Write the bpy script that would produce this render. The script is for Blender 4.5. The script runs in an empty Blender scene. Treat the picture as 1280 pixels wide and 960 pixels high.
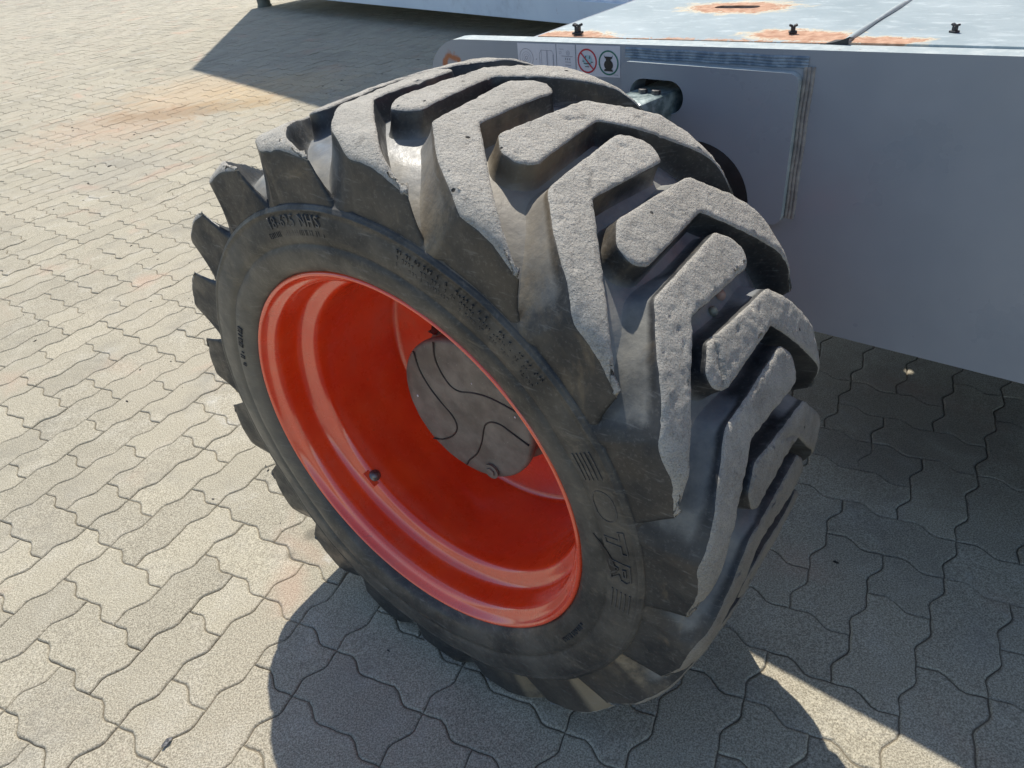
import bpy, bmesh, math, random
from mathutils import Vector, Matrix, noise
from mathutils.geometry import delaunay_2d_cdt
random.seed(7)
S = bpy.context.scene
COL = S.collection
R = math.radians
PI = math.pi

# ------------------------------------------------------------------ camera
CAMZ = 1.2529
cam_d = bpy.data.cameras.new("camera"); cam = bpy.data.objects.new("camera", cam_d); COL.objects.link(cam)
right = Vector((0.9929383655, -0.0699557140, -0.0958102311))
up = Vector((0.1186313715, 0.5855256621, 0.8019266155))
fwd = Vector((0.0, 0.8076298020, -0.5896898362))
mw = Matrix.Identity(4)
for i in range(3):
    mw[i][0] = right[i]; mw[i][1] = up[i]; mw[i][2] = -fwd[i]
mw[2][3] = CAMZ
cam.matrix_world = mw
cam_d.sensor_fit = 'HORIZONTAL'; cam_d.sensor_width = 36.0
cam_d.lens = 893.55 / 1280.0 * 36.0
cam_d.clip_start = 0.02; cam_d.clip_end = 800
S.camera = cam
S.render.resolution_x = 1024; S.render.resolution_y = 768

# ------------------------------------------------------------------ light
SUN_AZ, SUN_EL = -4.0, 55.5            # azimuth from +Y, clockwise
W = bpy.data.worlds.new("World"); S.world = W; W.use_nodes = True
wn = W.node_tree; bg = wn.nodes['Background']
sky = wn.nodes.new('ShaderNodeTexSky'); sky.sky_type = 'NISHITA'; sky.sun_disc = False
sky.sun_elevation = R(SUN_EL); sky.sun_rotation = R(SUN_AZ)
sky.air_density = 1.0; sky.dust_density = 0.6; sky.ozone_density = 1.0
wn.links.new(sky.outputs[0], bg.inputs[0]); bg.inputs[1].default_value = 0.120
sd = bpy.data.lights.new("sun", 'SUN'); so = bpy.data.objects.new("sun", sd); COL.objects.link(so)
sd.energy = 3.9; sd.angle = R(0.53); sd.color = (1.0, 0.95, 0.86)
sdir = Vector((math.sin(R(SUN_AZ)) * math.cos(R(SUN_EL)), math.cos(R(SUN_AZ)) * math.cos(R(SUN_EL)), math.sin(R(SUN_EL))))
so.rotation_euler = sdir.to_track_quat('Z', 'Y').to_euler()
S.view_settings.view_transform = 'Standard'; S.view_settings.look = 'None'
S.view_settings.exposure = 0.52; S.view_settings.gamma = 1.0
S.render.engine = 'CYCLES'

# ------------------------------------------------------------------ node helper
class M:
    """tiny builder for procedural materials"""
    def __init__(s, name, rough=0.6, metal=0.0, spec=0.5):
        s.m = bpy.data.materials.new(name); s.m.use_nodes = True
        s.t = s.m.node_tree; s.n = s.t.nodes; s.b = s.n['Principled BSDF']
        s.b.inputs['Roughness'].default_value = rough; s.b.inputs['Metallic'].default_value = metal
        s.b.inputs['Specular IOR Level'].default_value = spec
        s._pos = None
    def pos(s):
        if s._pos is None: s._pos = s.n.new('ShaderNodeNewGeometry').outputs['Position']
        return s._pos
    def objc(s): return s.n.new('ShaderNodeTexCoord').outputs['Object']
    def put(s, sock, v):
        if v is None: return
        if hasattr(v, 'links') or hasattr(v, 'is_linked'): s.t.links.new(v, sock)
        else: sock.default_value = v
    def noise(s, scale, detail=4, rough=0.55, vec=None, dist=0.0, out=0):
        k = s.n.new('ShaderNodeTexNoise'); s.put(k.inputs['Vector'], vec if vec is not None else s.pos())
        k.inputs['Scale'].default_value = scale; k.inputs['Detail'].default_value = detail
        k.inputs['Roughness'].default_value = rough; k.inputs['Distortion'].default_value = dist
        return k.outputs[out]
    def vor(s, scale, vec=None, feat='F1', rnd=1.0, out='Distance'):
        k = s.n.new('ShaderNodeTexVoronoi'); k.feature = feat
        s.put(k.inputs['Vector'], vec if vec is not None else s.pos()); k.inputs['Scale'].default_value = scale
        k.inputs['Randomness'].default_value = rnd
        return k.outputs[out]
    def ramp(s, fac, lo, hi, a=0.0, b=1.0, smooth=True):
        k = s.n.new('ShaderNodeMapRange'); k.interpolation_type = 'SMOOTHSTEP' if smooth else 'LINEAR'
        s.put(k.inputs[0], fac); k.inputs[1].default_value = lo; k.inputs[2].default_value = hi
        k.inputs[3].default_value = a; k.inputs[4].default_value = b
        return k.outputs[0]
    def math(s, op, a, b=0.0, clamp=False):
        k = s.n.new('ShaderNodeMath'); k.operation = op; k.use_clamp = clamp
        s.put(k.inputs[0], a); s.put(k.inputs[1], b); return k.outputs[0]
    def mix(s, fac, a, b, mode='MIX'):
        k = s.n.new('ShaderNodeMix'); k.data_type = 'RGBA'; k.blend_type = mode
        s.put(k.inputs[0], fac)
        for i, v in ((6, a), (7, b)):
            if isinstance(v, (tuple, list)) and len(v) == 3: v = (*v, 1)
            s.put(k.inputs[i], v)
        return k.outputs[2]
    def dist(s, p, vec=None, scale=(1, 1, 1)):
        """distance to a point, squeezed"""
        a = s.n.new('ShaderNodeVectorMath'); a.operation = 'SUBTRACT'; s.put(a.inputs[0], vec if vec is not None else s.pos()); a.inputs[1].default_value = p
        c = s.n.new('ShaderNodeVectorMath'); c.operation = 'MULTIPLY'; s.put(c.inputs[0], a.outputs[0]); c.inputs[1].default_value = scale
        l = s.n.new('ShaderNodeVectorMath'); l.operation = 'LENGTH'; s.put(l.inputs[0], c.outputs[0]); return l.outputs['Value']
    def sep(s, v):
        k = s.n.new('ShaderNodeSeparateXYZ'); s.put(k.inputs[0], v); return k.outputs
    def scalev(s, v, sc):
        c = s.n.new('ShaderNodeVectorMath'); c.operation = 'MULTIPLY'; s.put(c.inputs[0], v); c.inputs[1].default_value = sc; return c.outputs[0]
    def color(s, c):
        if isinstance(c, (tuple, list)) and len(c) == 3: c = (*c, 1)
        s.put(s.b.inputs['Base Color'], c); return s
    def rough(s, r): s.put(s.b.inputs['Roughness'], r); return s
    def bump(s, h, strength=0.5, dist=0.002):
        k = s.n.new('ShaderNodeBump'); k.inputs['Strength'].default_value = strength; k.inputs['Distance'].default_value = dist
        s.put(k.inputs['Height'], h)
        if s.b.inputs['Normal'].is_linked:
            s.t.links.new(s.b.inputs['Normal'].links[0].from_socket, k.inputs['Normal'])
        s.t.links.new(k.outputs[0], s.b.inputs['Normal']); return s
    def attr(s, name):
        k = s.n.new('ShaderNodeAttribute'); k.attribute_name = name; return k.outputs['Fac']
    def rnd(s): return s.n.new('ShaderNodeObjectInfo').outputs['Random']

# ------------------------------------------------------------------ materials
def paver_mat(name, tone):
    m = M(name, rough=0.88, spec=0.3)
    t = m.rnd() if tone == 'obj' else m.attr('tone')
    c = m.mix(t, (0.205, 0.183, 0.136), (0.395, 0.353, 0.256))
    big = m.noise(1.3, 3); c = m.mix(m.ramp(big, .35, .68), c, (0.35, 0.305, 0.225), 'MIX')
    med = m.noise(9, 4, .6); c = m.mix(m.math('MULTIPLY', m.ramp(med, .48, .72), .42), c, (0.50, 0.47, 0.40))
    # aggregate speckle
    sp = m.noise(330, 4, .75); c = m.mix(m.ramp(sp, .34, .66), m.mix(.55, c, (0.10, 0.088, 0.066)), m.mix(.45, c, (0.86, 0.79, 0.62)))
    sp2 = m.noise(130, 2, .6); c = m.mix(m.math('MULTIPLY', m.ramp(sp2, .56, .70), .3), c, (0.20, 0.185, 0.15))
    chips = m.vor(95); c = m.mix(m.ramp(chips, .0, .085, .65, 0), c, (0.88, 0.84, 0.76))
    # pinkish bleeding here and there
    pk = m.noise(3.1, 3, .5, vec=m.scalev(m.pos(), (1, 1, 1)), dist=.6)
    c = m.mix(m.math('MULTIPLY', m.ramp(pk, .58, .74), .33), c, (0.52, 0.31, 0.22))
    # scuffs of pale dust
    sc = m.noise(2.2, 6, .75, dist=1.2); c = m.mix(m.math('MULTIPLY', m.ramp(sc, .58, .74), .45), c, (0.64, 0.63, 0.59))
    # grime patches
    gr = m.noise(4.4, 5, .7); c = m.mix(m.math('MULTIPLY', m.ramp(gr, .50, .76), .42), c, (0.20, 0.19, 0.165))
    # far rust run and drag marks, near oil spots, darker brown patch by the plate
    wob = m.noise(5.5, 7, .75, dist=.8)
    for (p, rad, k, col, sc3) in (((-2.25, 6.05, 0), .95, .26, (0.62, 0.38, 0.18), (1.1, .95, 0)), ((-2.55, 5.35, 0), 0.7, .24, (0.50, 0.29, 0.18), (.8, 1.1, 0)),
                                  ((-2.10, 5.55, 0), .62, .55, (0.24, 0.17, 0.10), (.62, 2.0, 0)), ((-1.5, 5.9, 0), .8, .25, (0.60, 0.40, 0.18), (1, 1, 0)),
                                  ((-2.2, 4.3, 0), .5, .18, (0.2, .2, .2), (1, 1, 0)),
                                  ((-0.515, 1.205, 0), .030, .75, (0.15, 0.135, 0.105), (1, 1, 0)), ((-0.562, 1.150, 0), .022, .7, (0.15, 0.135, 0.105), (1, 1, 0)),
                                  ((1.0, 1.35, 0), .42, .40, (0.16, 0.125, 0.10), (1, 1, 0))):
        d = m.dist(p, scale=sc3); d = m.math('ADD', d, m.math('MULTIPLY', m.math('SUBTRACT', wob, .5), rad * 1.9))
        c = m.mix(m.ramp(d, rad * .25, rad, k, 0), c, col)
    m.color(c)
    m.bump(m.noise(600, 3, .7), .8, .0014); m.bump(m.noise(170, 4, .7), .75, .0026); m.bump(m.noise(28, 3, .5), .35, .004)
    return m.m
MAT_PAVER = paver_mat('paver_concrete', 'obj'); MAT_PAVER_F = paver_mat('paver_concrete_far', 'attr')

def sand_mat():
    m = M('joint_sand', .95, spec=.2)
    c = m.mix(m.noise(160, 4, .7), (0.13, 0.112, 0.082), (0.30, 0.26, 0.19)); c = m.mix(m.ramp(m.noise(6, 4), .45, .7, 0, .6), c, (0.07, 0.065, 0.055))
    m.color(c); m.bump(m.noise(350, 4, .7), .8, .003); return m.m
MAT_SAND = sand_mat()

def rubber_top():
    m = M('worn_tread_rubber', .93, spec=.22)
    n1 = m.noise(14, 4, .6); c = m.mix(m.ramp(n1, .3, .7), (0.410, 0.384, 0.330), (0.550, 0.517, 0.448))
    c = m.mix(m.ramp(m.noise(620, 3, .75), .28, .60), m.mix(.40, c, (0.10, .096, .088)), m.mix(.25, c, (.70, .67, .61)))
    c = m.mix(m.ramp(m.noise(26, 6, .75), .5, .72, 0, .45), c, (0.33, 0.305, 0.262))
    c = m.mix(m.ramp(m.noise(60, 4, .65), .58, .72, 0, .35), c, (0.10, 0.095, 0.085))
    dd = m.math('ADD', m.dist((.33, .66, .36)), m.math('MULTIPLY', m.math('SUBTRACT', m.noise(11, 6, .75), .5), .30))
    c = m.mix(m.ramp(dd, .16, .40, .62, 0), c, (0.150, 0.128, 0.100))  # brown mud tint on lower-right lugs, also shade put into the colour
    pits = m.vor(26); pm = m.ramp(m.math('ADD', pits, m.math('MULTIPLY', m.noise(90, 2), .07)), .075, .115, 1, 0)
    keep = m.ramp(m.noise(13, 1), .40, .48); pm = m.math('MULTIPLY', pm, keep); c = m.mix(pm, c, (0.03, .029, .027))
    m.color(c)
    h = m.noise(380, 4, .75); m.bump(h, 1.0, .0034)
    m.bump(m.noise(75, 5, .7), .8, .004); m.bump(m.vor(210), .5, .002)
    # scratches drawn across the lugs
    v = m.scalev(m.pos(), (60, 260, 120)); m.bump(m.noise(1.0, 4, .7, vec=v), .35, .002)
    m.bump(m.math('MULTIPLY', pm, -1), .9, .003)
    return m.m
MAT_TOP = rubber_top()

def rubber_wall(name, dark, dusty, k, rough=.58, spec=.5, mud=.25, d2=None):
    m = M(name, rough, spec=spec)
    if d2:
        du = m.attr('dust_light'); du = m.ramp(m.math('ADD', du, m.math('MULTIPLY', m.math('SUBTRACT', m.noise(30, 5, .7), .5), .55)), .12, .80)
        dark = m.mix(du, dark, d2[0]); dusty = m.mix(du, dusty, d2[1])
    c = m.mix(m.ramp(m.noise(11, 5, .65), .36, .70, 0, k), dark, dusty)
    c = m.mix(m.ramp(m.noise(5.0, 5, .7, dist=.8), .56, .74, 0, mud), c, (0.25, 0.19, 0.115))
    c = m.mix(m.ramp(m.noise(190, 3, .7), .52, .74, 0, .22), c, (0.26, 0.25, 0.23))
    if name == 'sidewall_rubber':
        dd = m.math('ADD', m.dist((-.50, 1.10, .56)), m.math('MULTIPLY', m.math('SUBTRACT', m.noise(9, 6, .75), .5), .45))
        c = m.mix(m.ramp(dd, .12, .52, .62, 0), c, (0.155, 0.146, 0.122))  # paler dust on the left, also standing in for bounce off bright paving
        c = m.mix(m.ramp(m.noise(1.0, 5, .75, vec=m.scalev(m.pos(), (14, 14, 30)), dist=1.5), .54, .66, 0, .45), c, (0.150, 0.128, 0.098))
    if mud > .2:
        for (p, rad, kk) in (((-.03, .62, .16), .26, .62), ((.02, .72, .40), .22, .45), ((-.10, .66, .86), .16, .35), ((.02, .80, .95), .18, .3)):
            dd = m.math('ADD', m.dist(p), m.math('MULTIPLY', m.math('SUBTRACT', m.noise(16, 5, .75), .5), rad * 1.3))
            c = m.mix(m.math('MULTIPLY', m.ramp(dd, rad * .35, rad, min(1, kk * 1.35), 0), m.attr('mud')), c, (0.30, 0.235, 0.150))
    sc = m.noise(1.0, 3, .6, vec=m.scalev(m.pos(), (25, 25, 190))); c = m.mix(m.ramp(sc, .60, .72, 0, .18), c, (0.32, 0.32, 0.31))
    m.color(c); m.rough(m.ramp(m.noise(24, 4), .3, .7, rough - .12, rough + .2))
    m.bump(m.noise(120, 4, .65), .35, .0016); m.bump(m.noise(22, 3, .6), .3, .004)
    return m.m
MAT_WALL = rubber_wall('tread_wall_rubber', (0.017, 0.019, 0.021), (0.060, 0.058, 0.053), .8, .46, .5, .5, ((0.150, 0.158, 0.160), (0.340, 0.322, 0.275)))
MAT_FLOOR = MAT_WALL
MAT_SIDE = rubber_wall('sidewall_rubber', (0.028, 0.028, 0.027), (0.098, 0.091, 0.078), .9, .46, .45, .12)
MAT_LETTER = rubber_wall('letter_rubber', (0.040, 0.041, 0.042), (0.085, 0.083, 0.078), .7, .42, .5, .1)
MAT_SIZE = rubber_wall('scuffed_letter_rubber', (0.075, 0.075, 0.074), (0.13, 0.128, 0.12), .7, .5, .4, .1)

def red_paint():
    m = M('orange_red_rim_paint', .30, spec=.55)
    c = m.mix(m.ramp(m.noise(7, 4, .6), .35, .7), (0.82, 0.052, 0.011), (0.93, 0.085, 0.016))
    c = m.mix(m.ramp(m.noise(34, 5, .75), .68, .76, 0, .4), c, (0.40, 0.12, 0.07))
    c = m.mix(m.ramp(m.noise(260, 2, .6), .70, .76, 0, .5), c, (0.10, 0.03, 0.02))
    c = m.mix(m.ramp(m.noise(3.2, 5, .7), .5, .8, 0, .18), c, (0.62, 0.22, 0.12))
    v = m.scalev(m.pos(), (9, 60, 140)); c = m.mix(m.ramp(m.noise(1.0, 4, .7, vec=v, dist=.3), .68, .73, 0, .5), c, (0.33, 0.045, 0.02))
    c = m.mix(m.ramp(m.noise(6, 6, .75, dist=.6), .50, .72, 0, .16), c, (0.42, 0.30, 0.22))
    m.color(c); m.rough(m.ramp(m.noise(15, 6, .7), .3, .7, .16, .42))
    m.bump(m.noise(260, 2), .08, .001); m.bump(m.noise(18, 2), .12, .004)
    m.b.inputs['Coat Weight'].default_value = 1.0; m.b.inputs['Coat Roughness'].default_value = .10; m.b.inputs['Coat IOR'].default_value = 1.7
    return m.m
MAT_RED = red_paint()

def simple(name, c1, c2, scale=30, rough=.5, metal=0.0, bump=.2, spec=.5, bs=120, bd=.001):
    m = M(name, rough, metal, spec); m.color(m.mix(m.ramp(m.noise(scale, 4, .6), .35, .68), c1, c2))
    m.rough(m.ramp(m.noise(scale * 1.7, 3), .3, .7, rough * .8, min(1, rough * 1.2)))
    m.bump(m.noise(bs, 3, .6), bump, bd); return m.m
def cap_mat():
    m = M('hub_cover_black_paint', .42, spec=.5)
    c = m.mix(m.ramp(m.noise(16, 4, .65), .35, .7), (0.115, 0.102, 0.088), (0.210, 0.190, 0.165))
    c = m.mix(m.ramp(m.noise(240, 2), .68, .75, 0, .6), c, (.35, .33, .3)); m.color(c)
    m.rough(m.ramp(m.noise(30, 3), .3, .7, .34, .6)); m.bump(m.noise(45, 4, .6), .22, .003); m.bump(m.noise(300, 2), .12, .001); return m.m
MAT_CAP = cap_mat()
MAT_BLACK = simple('black_plastic', (0.012, 0.012, 0.013), (0.03, 0.03, 0.032), 60, .5)
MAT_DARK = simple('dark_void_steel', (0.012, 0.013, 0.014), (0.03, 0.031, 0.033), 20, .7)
MAT_BOLT = simple('dull_steel', (0.10, 0.10, 0.10), (0.26, 0.25, 0.24), 90, .4, .7)
MAT_GASKET = simple('torn_black_film', (0.02, 0.012, 0.011), (0.09, 0.022, 0.02), 40, .3, 0, .6, bs=40, bd=.004)
MAT_PEB1 = simple('pinkish_pebble', (0.30, 0.17, 0.13), (0.42, 0.28, 0.22), 60, .7)
MAT_PEB2 = simple('greenish_pebble', (0.22, 0.21, 0.15), (0.34, 0.32, 0.24), 60, .7)
MAT_LEAF = simple('grey_dry_leaf', (0.05, 0.05, 0.055), (0.20, 0.20, 0.20), 160, .8, bs=220, bump=.7)
MAT_GALV = simple('green_grey_machined_block', (0.10, 0.14, 0.14), (0.30, 0.36, 0.35), 55, .35, .2, .35)

def grey_paint(name, a=(0.275, 0.305, 0.340), b=(0.330, 0.355, 0.385), rust=.0, rough=.30):
    m = M(name, rough, spec=.5)
    c = m.mix(m.ramp(m.noise(2.2, 4, .6), .3, .7), a, b)
    c = m.mix(m.ramp(m.noise(5, 6, .75, dist=.5), .62, .80, 0, .16), c, (0.27, 0.22, 0.20))
    c = m.mix(m.ramp(m.vor(11), .0, .018, .8, 0), c, (0.62, 0.62, 0.60))
    c = m.mix(m.ramp(m.noise(90, 3, .7), .70, .78, 0, .35), c, (0.42, .44, .46))
    c = m.mix(m.ramp(m.noise(4.5, 6, .7, vec=m.scalev(m.pos(), (3, 3, .8))), .56, .75, 0, .22), c, (0.30, 0.33, .37))
    m.color(c); m.rough(m.ramp(m.noise(6, 4, .6), .3, .7, rough - .08, rough + .2))
    m.bump(m.noise(70, 3), .10, .002); m.bump(m.noise(5, 3), .35, .012)
    m._c = c
    return m
_g = grey_paint('grey_blue_machine_paint')
# rusty burn on the nose of the plate
_p = _g.pos(); _rd = _g.math('ADD', _g.dist((-.045, 1.790, .878)), _g.math('MULTIPLY', _g.math('SUBTRACT', _g.noise(45, 4), .5), .03))
_ring = _g.math('MULTIPLY', _g.ramp(_rd, .012, .022), _g.ramp(_rd, .026, .036, 1, 0))
_g.color(_g.mix(_ring, _g._c, (0.34, 0.12, 0.05)))
MAT_GREY = _g.m
def edge_mat():
    m = M('pale_worn_paint_edge', .45); c = m.mix(m.ramp(m.noise(40, 5, .7), .4, .7), (0.36, 0.42, 0.43), (0.50, 0.55, 0.54))
    c = m.mix(m.ramp(m.noise(55, 5, .75), .62, .72, 0, .8), c, (0.25, 0.15, 0.09)); m.color(c); m.bump(m.noise(90, 3), .3, .002); return m.m
MAT_EDGE = edge_mat()

# chassis frame axes (used by the deck material too)
WC = Vector((-0.18954254, 0.85321157, 0.495))       # wheel centre, at the rim lip plane
PH = R(-43.0)
E3 = Vector((math.cos(PH), math.sin(PH), 0)); N3 = Vector((-math.sin(PH), math.cos(PH), 0))
PD = 0.777                                              # plate distance from the wheel centre
def deck_mat():
    m = M('weathered_pale_blue_deck_paint', .48, spec=.45)
    oc = m.objc()
    c = m.mix(m.ramp(m.noise(5, 5, .65, vec=m.scalev(oc, (1, 1, 1))), .3, .7), (0.270, 0.335, 0.358), (0.355, 0.420, 0.440))
    st = m.noise(1.0, 5, .72, vec=m.scalev(oc, (16, 42, 1)), dist=.6)
    c = m.mix(m.ramp(st, .50, .72, 0, .62), c, (0.58, 0.65, 0.66))
    c = m.mix(m.ramp(m.noise(1.0, 4, .7, vec=m.scalev(oc, (40, 60, 1))), .64, .74, 0, .55), c, (0.62, 0.58, 0.50))
    c = m.mix(m.ramp(m.noise(170, 3, .7, vec=oc), .60, .75, 0, .3), c, (0.62, 0.66, 0.66))
    xy = m.sep(oc)
    wob = m.noise(26, 6, .78, vec=oc, dist=.5); wb = m.math('MULTIPLY', m.math('SUBTRACT', wob, .5), .13)
    # rust along the front edge: y small (local y measured from the front edge)
    fy = m.math('ADD', xy[1], wb)
    wx = m.noise(7, 3, .6, vec=m.scalev(oc, (1, 0, 0)))
    fr = m.math('MULTIPLY', m.ramp(fy, .006, .014, 1, 0), m.ramp(wx, .30, .52))
    fr = m.math('MULTIPLY', fr, m.ramp(xy[0], .37, .40, 1, 0))
    def blob(cx, cy, sx, sy, rad, prev):
        d = m.math('ADD', m.dist((cx, cy, 0), vec=oc, scale=(sx, sy, 0)), wb)
        return m.math('MAXIMUM', prev, m.ramp(d, rad * .86, rad, 1, 0)), d
    rim = None
    for a in ((-.235, .012, .55, 1.2, .052), (.225, .055, .62, 1.25, .055), (.27, .045, .7, 1.2, .045), (.375, .02, .8, 1.6, .048), (.00, .305, .55, 1.0, .062), (-.27, .0, .8, 1.3, .04)):
        fr, d = blob(*a, fr)
        h = m.ramp(d, a[4] * .95, a[4] * 1.35, 1, 0); rim = h if rim is None else m.math('MAXIMUM', rim, h)
    c = m.mix(m.math('MULTIPLY', rim, .75), c, (0.66, 0.55, 0.36))
    rc = m.mix(m.ramp(m.noise(60, 5, .7, vec=oc), .3, .7), (0.33, 0.165, 0.095), (0.58, 0.37, 0.25))
    rc = m.mix(m.ramp(m.noise(240, 3, .7, vec=oc), .5, .75, 0, .5), rc, (0.18, .07, .035))
    c = m.mix(fr, c, rc); m.color(c); m.rough(m.mix(fr, (.46, .46, .46), (.85, .85, .85)))
    m.bump(m.noise(200, 3, .6, vec=oc), .2, .001); m.bump(m.math('MULTIPLY', fr, m.noise(120, 4, .7, vec=oc)), .5, .003)
    m.bump(m.noise(9, 2, vec=oc), .2, .006); return m.m
MAT_DECK = deck_mat()
def flat(name, c, rough=.45):
    m = M(name, rough); m.color(m.mix(m.ramp(m.noise(120, 3), .4, .8, 0, .12), c, tuple(x * .6 for x in c))); return m.m
MAT_STW = flat('sticker_white', (0.66, 0.66, 0.70)); MAT_STG = flat('sticker_print_grey', (0.28, 0.28, 0.32)); MAT_STR = flat('sticker_red', (0.52, 0.025, 0.045))
MAT_STGR = flat('sticker_green', (0.01, 0.16, 0.115)); MAT_STK = flat('sticker_black', (0.02, 0.022, 0.024)); MAT_STL = flat('sticker_pale_blue', (0.36, 0.56, 0.60))
def cont_mat(name, a, b):
    m = M(name, .5); c = m.mix(m.ramp(m.noise(1.6, 4, .6), .3, .7), a, b)
    c = m.mix(m.ramp(m.noise(9, 6, .75, dist=.4), .64, .76, 0, .6), c, (0.26, 0.13, 0.09)); c = m.mix(m.ramp(m.noise(2.5, 5, .7), .5, .8, 0, .4), c, (0.25, .26, .28))
    m.color(c); m.bump(m.noise(40, 3), .1, .003); return m.m
MAT_CONT = cont_mat('pale_container_paint', (0.72, 0.75, 0.78), (0.80, 0.82, 0.84)); MAT_RAIL = cont_mat('container_rail_paint', (0.62, 0.69, 0.76), (0.70, 0.77, 0.82))
MAT_FOOT = simple('grey_green_foot', (0.10, 0.115, 0.10), (0.16, 0.175, 0.155), 12, .7)

# ------------------------------------------------------------------ mesh helpers
def mk(name, verts, faces, mats, parent=None, midx=None, smooth=False, loc=None):
    me = bpy.data.meshes.new(name); me.from_pydata([tuple(v) for v in verts], [], faces)
    for mm in (mats if isinstance(mats, (list, tuple)) else [mats]): me.materials.append(mm)
    if midx: me.polygons.foreach_set('material_index', midx)
    me.polygons.foreach_set('use_smooth', [smooth] * len(me.polygons))
    me.update(); o = bpy.data.objects.new(name, me); COL.objects.link(o)
    if parent: o.parent = parent
    if loc is not None: o.location = loc
    return o
def empty(name, loc=(0, 0, 0), parent=None):
    o = bpy.data.objects.new(name, None); COL.objects.link(o); o.location = loc; o.empty_display_size = .1
    if parent: o.parent = parent
    return o
def tag(o, label=None, cat=None, group=None, kind=None):
    for k, v in (('label', label), ('category', cat), ('group', group), ('kind', kind)):
        if v: o[k] = v
    return o
def from_bm(name, bm, mats, parent=None, smooth=False):
    me = bpy.data.meshes.new(name); bm.normal_update(); bm.to_mesh(me); bm.free()
    for mm in (mats if isinstance(mats, (list, tuple)) else [mats]): me.materials.append(mm)
    me.polygons.foreach_set('use_smooth', [smooth] * len(me.polygons))
    o = bpy.data.objects.new(name, me); COL.objects.link(o)
    if parent: o.parent = parent
    return o
def split_smooth(o, ang=32):
    me = o.data; me.polygons.foreach_set('use_smooth', [True] * len(me.polygons))
    bm = bmesh.new(); bm.from_mesh(me)
    for e in bm.edges:
        e.smooth = not (len(e.link_faces) == 2 and e.calc_face_angle(0) > R(ang))
    bm.to_mesh(me); bm.free()
def box_bm(bm, mat4, sx, sy, sz, bev=0.0):
    r = bmesh.ops.create_cube(bm, size=1.0, matrix=mat4 @ Matrix.Diagonal((sx, sy, sz, 1)))
    if bev:
        es = list({e for v in r['verts'] for e in v.link_edges})
        bmesh.ops.bevel(bm, geom=es, offset=bev, segments=2, profile=.5, affect='EDGES')
def revolve(name, prof, mats, parent, seg=256, t0=0, t1=360, smooth=True, midx=None, fn=None):
    """prof: list of (radius, axial); local x=-sin, y=axial, z=cos"""
    V = []; F = []; MI = []; full = abs(t1 - t0 - 360) < 1e-6; n = seg if full else seg + 1
    for k in range(n):
        t = R(t0 + (t1 - t0) * k / seg)
        for (r, w) in prof:
            if fn: r, w = fn(r, w, t)
            V.append((-r * math.sin(t), w, r * math.cos(t)))
    m = len(prof)
    for k in range(seg):
        k2 = (k + 1) % n
        for i in range(m - 1):
            F.append((k * m + i, k2 * m + i, k2 * m + i + 1, k * m + i + 1)); MI.append(midx[i] if midx else 0)
    return mk(name, V, F, mats, parent, MI, smooth)

def WP(th, r, w): return Vector((-r * math.sin(R(th)), w, r * math.cos(R(th))))

def catmull(P, sub=8):
    P = [Vector(p) for p in P]; out = []
    for i in range(len(P) - 1):
        p0, p1, p2_, p3 = P[max(i - 1, 0)], P[i], P[i + 1], P[min(i + 2, len(P) - 1)]
        for k in range(sub):
            t = k / sub; out.append(.5 * ((2 * p1) + (p2_ - p0) * t + (2 * p0 - 5 * p1 + 4 * p2_ - p3) * t * t + (3 * p1 - p0 - 3 * p2_ + p3) * t ** 3))
    out.append(P[-1]); return out
def tube(bm, P, r, seg=6):
    prev = None; n = len(P)
    for i, p in enumerate(P):
        d = (P[min(i + 1, n - 1)] - P[max(i - 1, 0)]).normalized(); a = d.orthogonal().normalized() if abs(d.y) > .95 else Vector((0, 1, 0)).cross(d).normalized(); b = d.cross(a)
        rr = r(i / (n - 1)) if callable(r) else r
        ring = [bm.verts.new(p + a * rr * math.cos(2 * PI * k / seg) + b * rr * math.sin(2 * PI * k / seg)) for k in range(seg)]
        if prev:
            for k in range(seg): bm.faces.new((prev[k], prev[(k + 1) % seg], ring[(k + 1) % seg], ring[k]))
        prev = ring
# ------------------------------------------------------------------ paving
GA = -0.708922889; U = 0.115275414; OX, OY = 0.785406206, 1.36593393
eA = Vector((math.cos(GA), math.sin(GA))); eB = Vector((math.sin(GA), -math.cos(GA)))
def ishift(i): return -0.228 * min(1, max(0, -i / 7.0))
def gpos(a, b):
    a = a + ishift(a)
    return Vector((OX, OY)) + eA * (a * U) + eB * (b * U)
pavement = tag(mk('pavement', [(-400, -60, -.0040), (400, -60, -.0040), (400, 600, -.0040), (-400, 600, -.0040)], [(0, 1, 2, 3)], MAT_SAND), kind='structure')
HE = [(0, 0), (.10, -.018), (.30, -.085), (.42, -.055), (.62, .068), (.72, .078), (.92, .014)]      # along i
VE = [(0, 0), (.018, .10), (.072, .28), (.060, .37), (-.072, .63), (-.082, .72), (-.014, .92)]      # along j
GAPU = .0021 / U
occ = {}; tiles = []
def put(i, j, w, h):
    for a in range(w):
        for b in range(h):
            if (i + a, j + b) in occ: return False
    for a in range(w):
        for b in range(h): occ[(i + a, j + b)] = 1
    tiles.append((i, j, w, h)); return True
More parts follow.
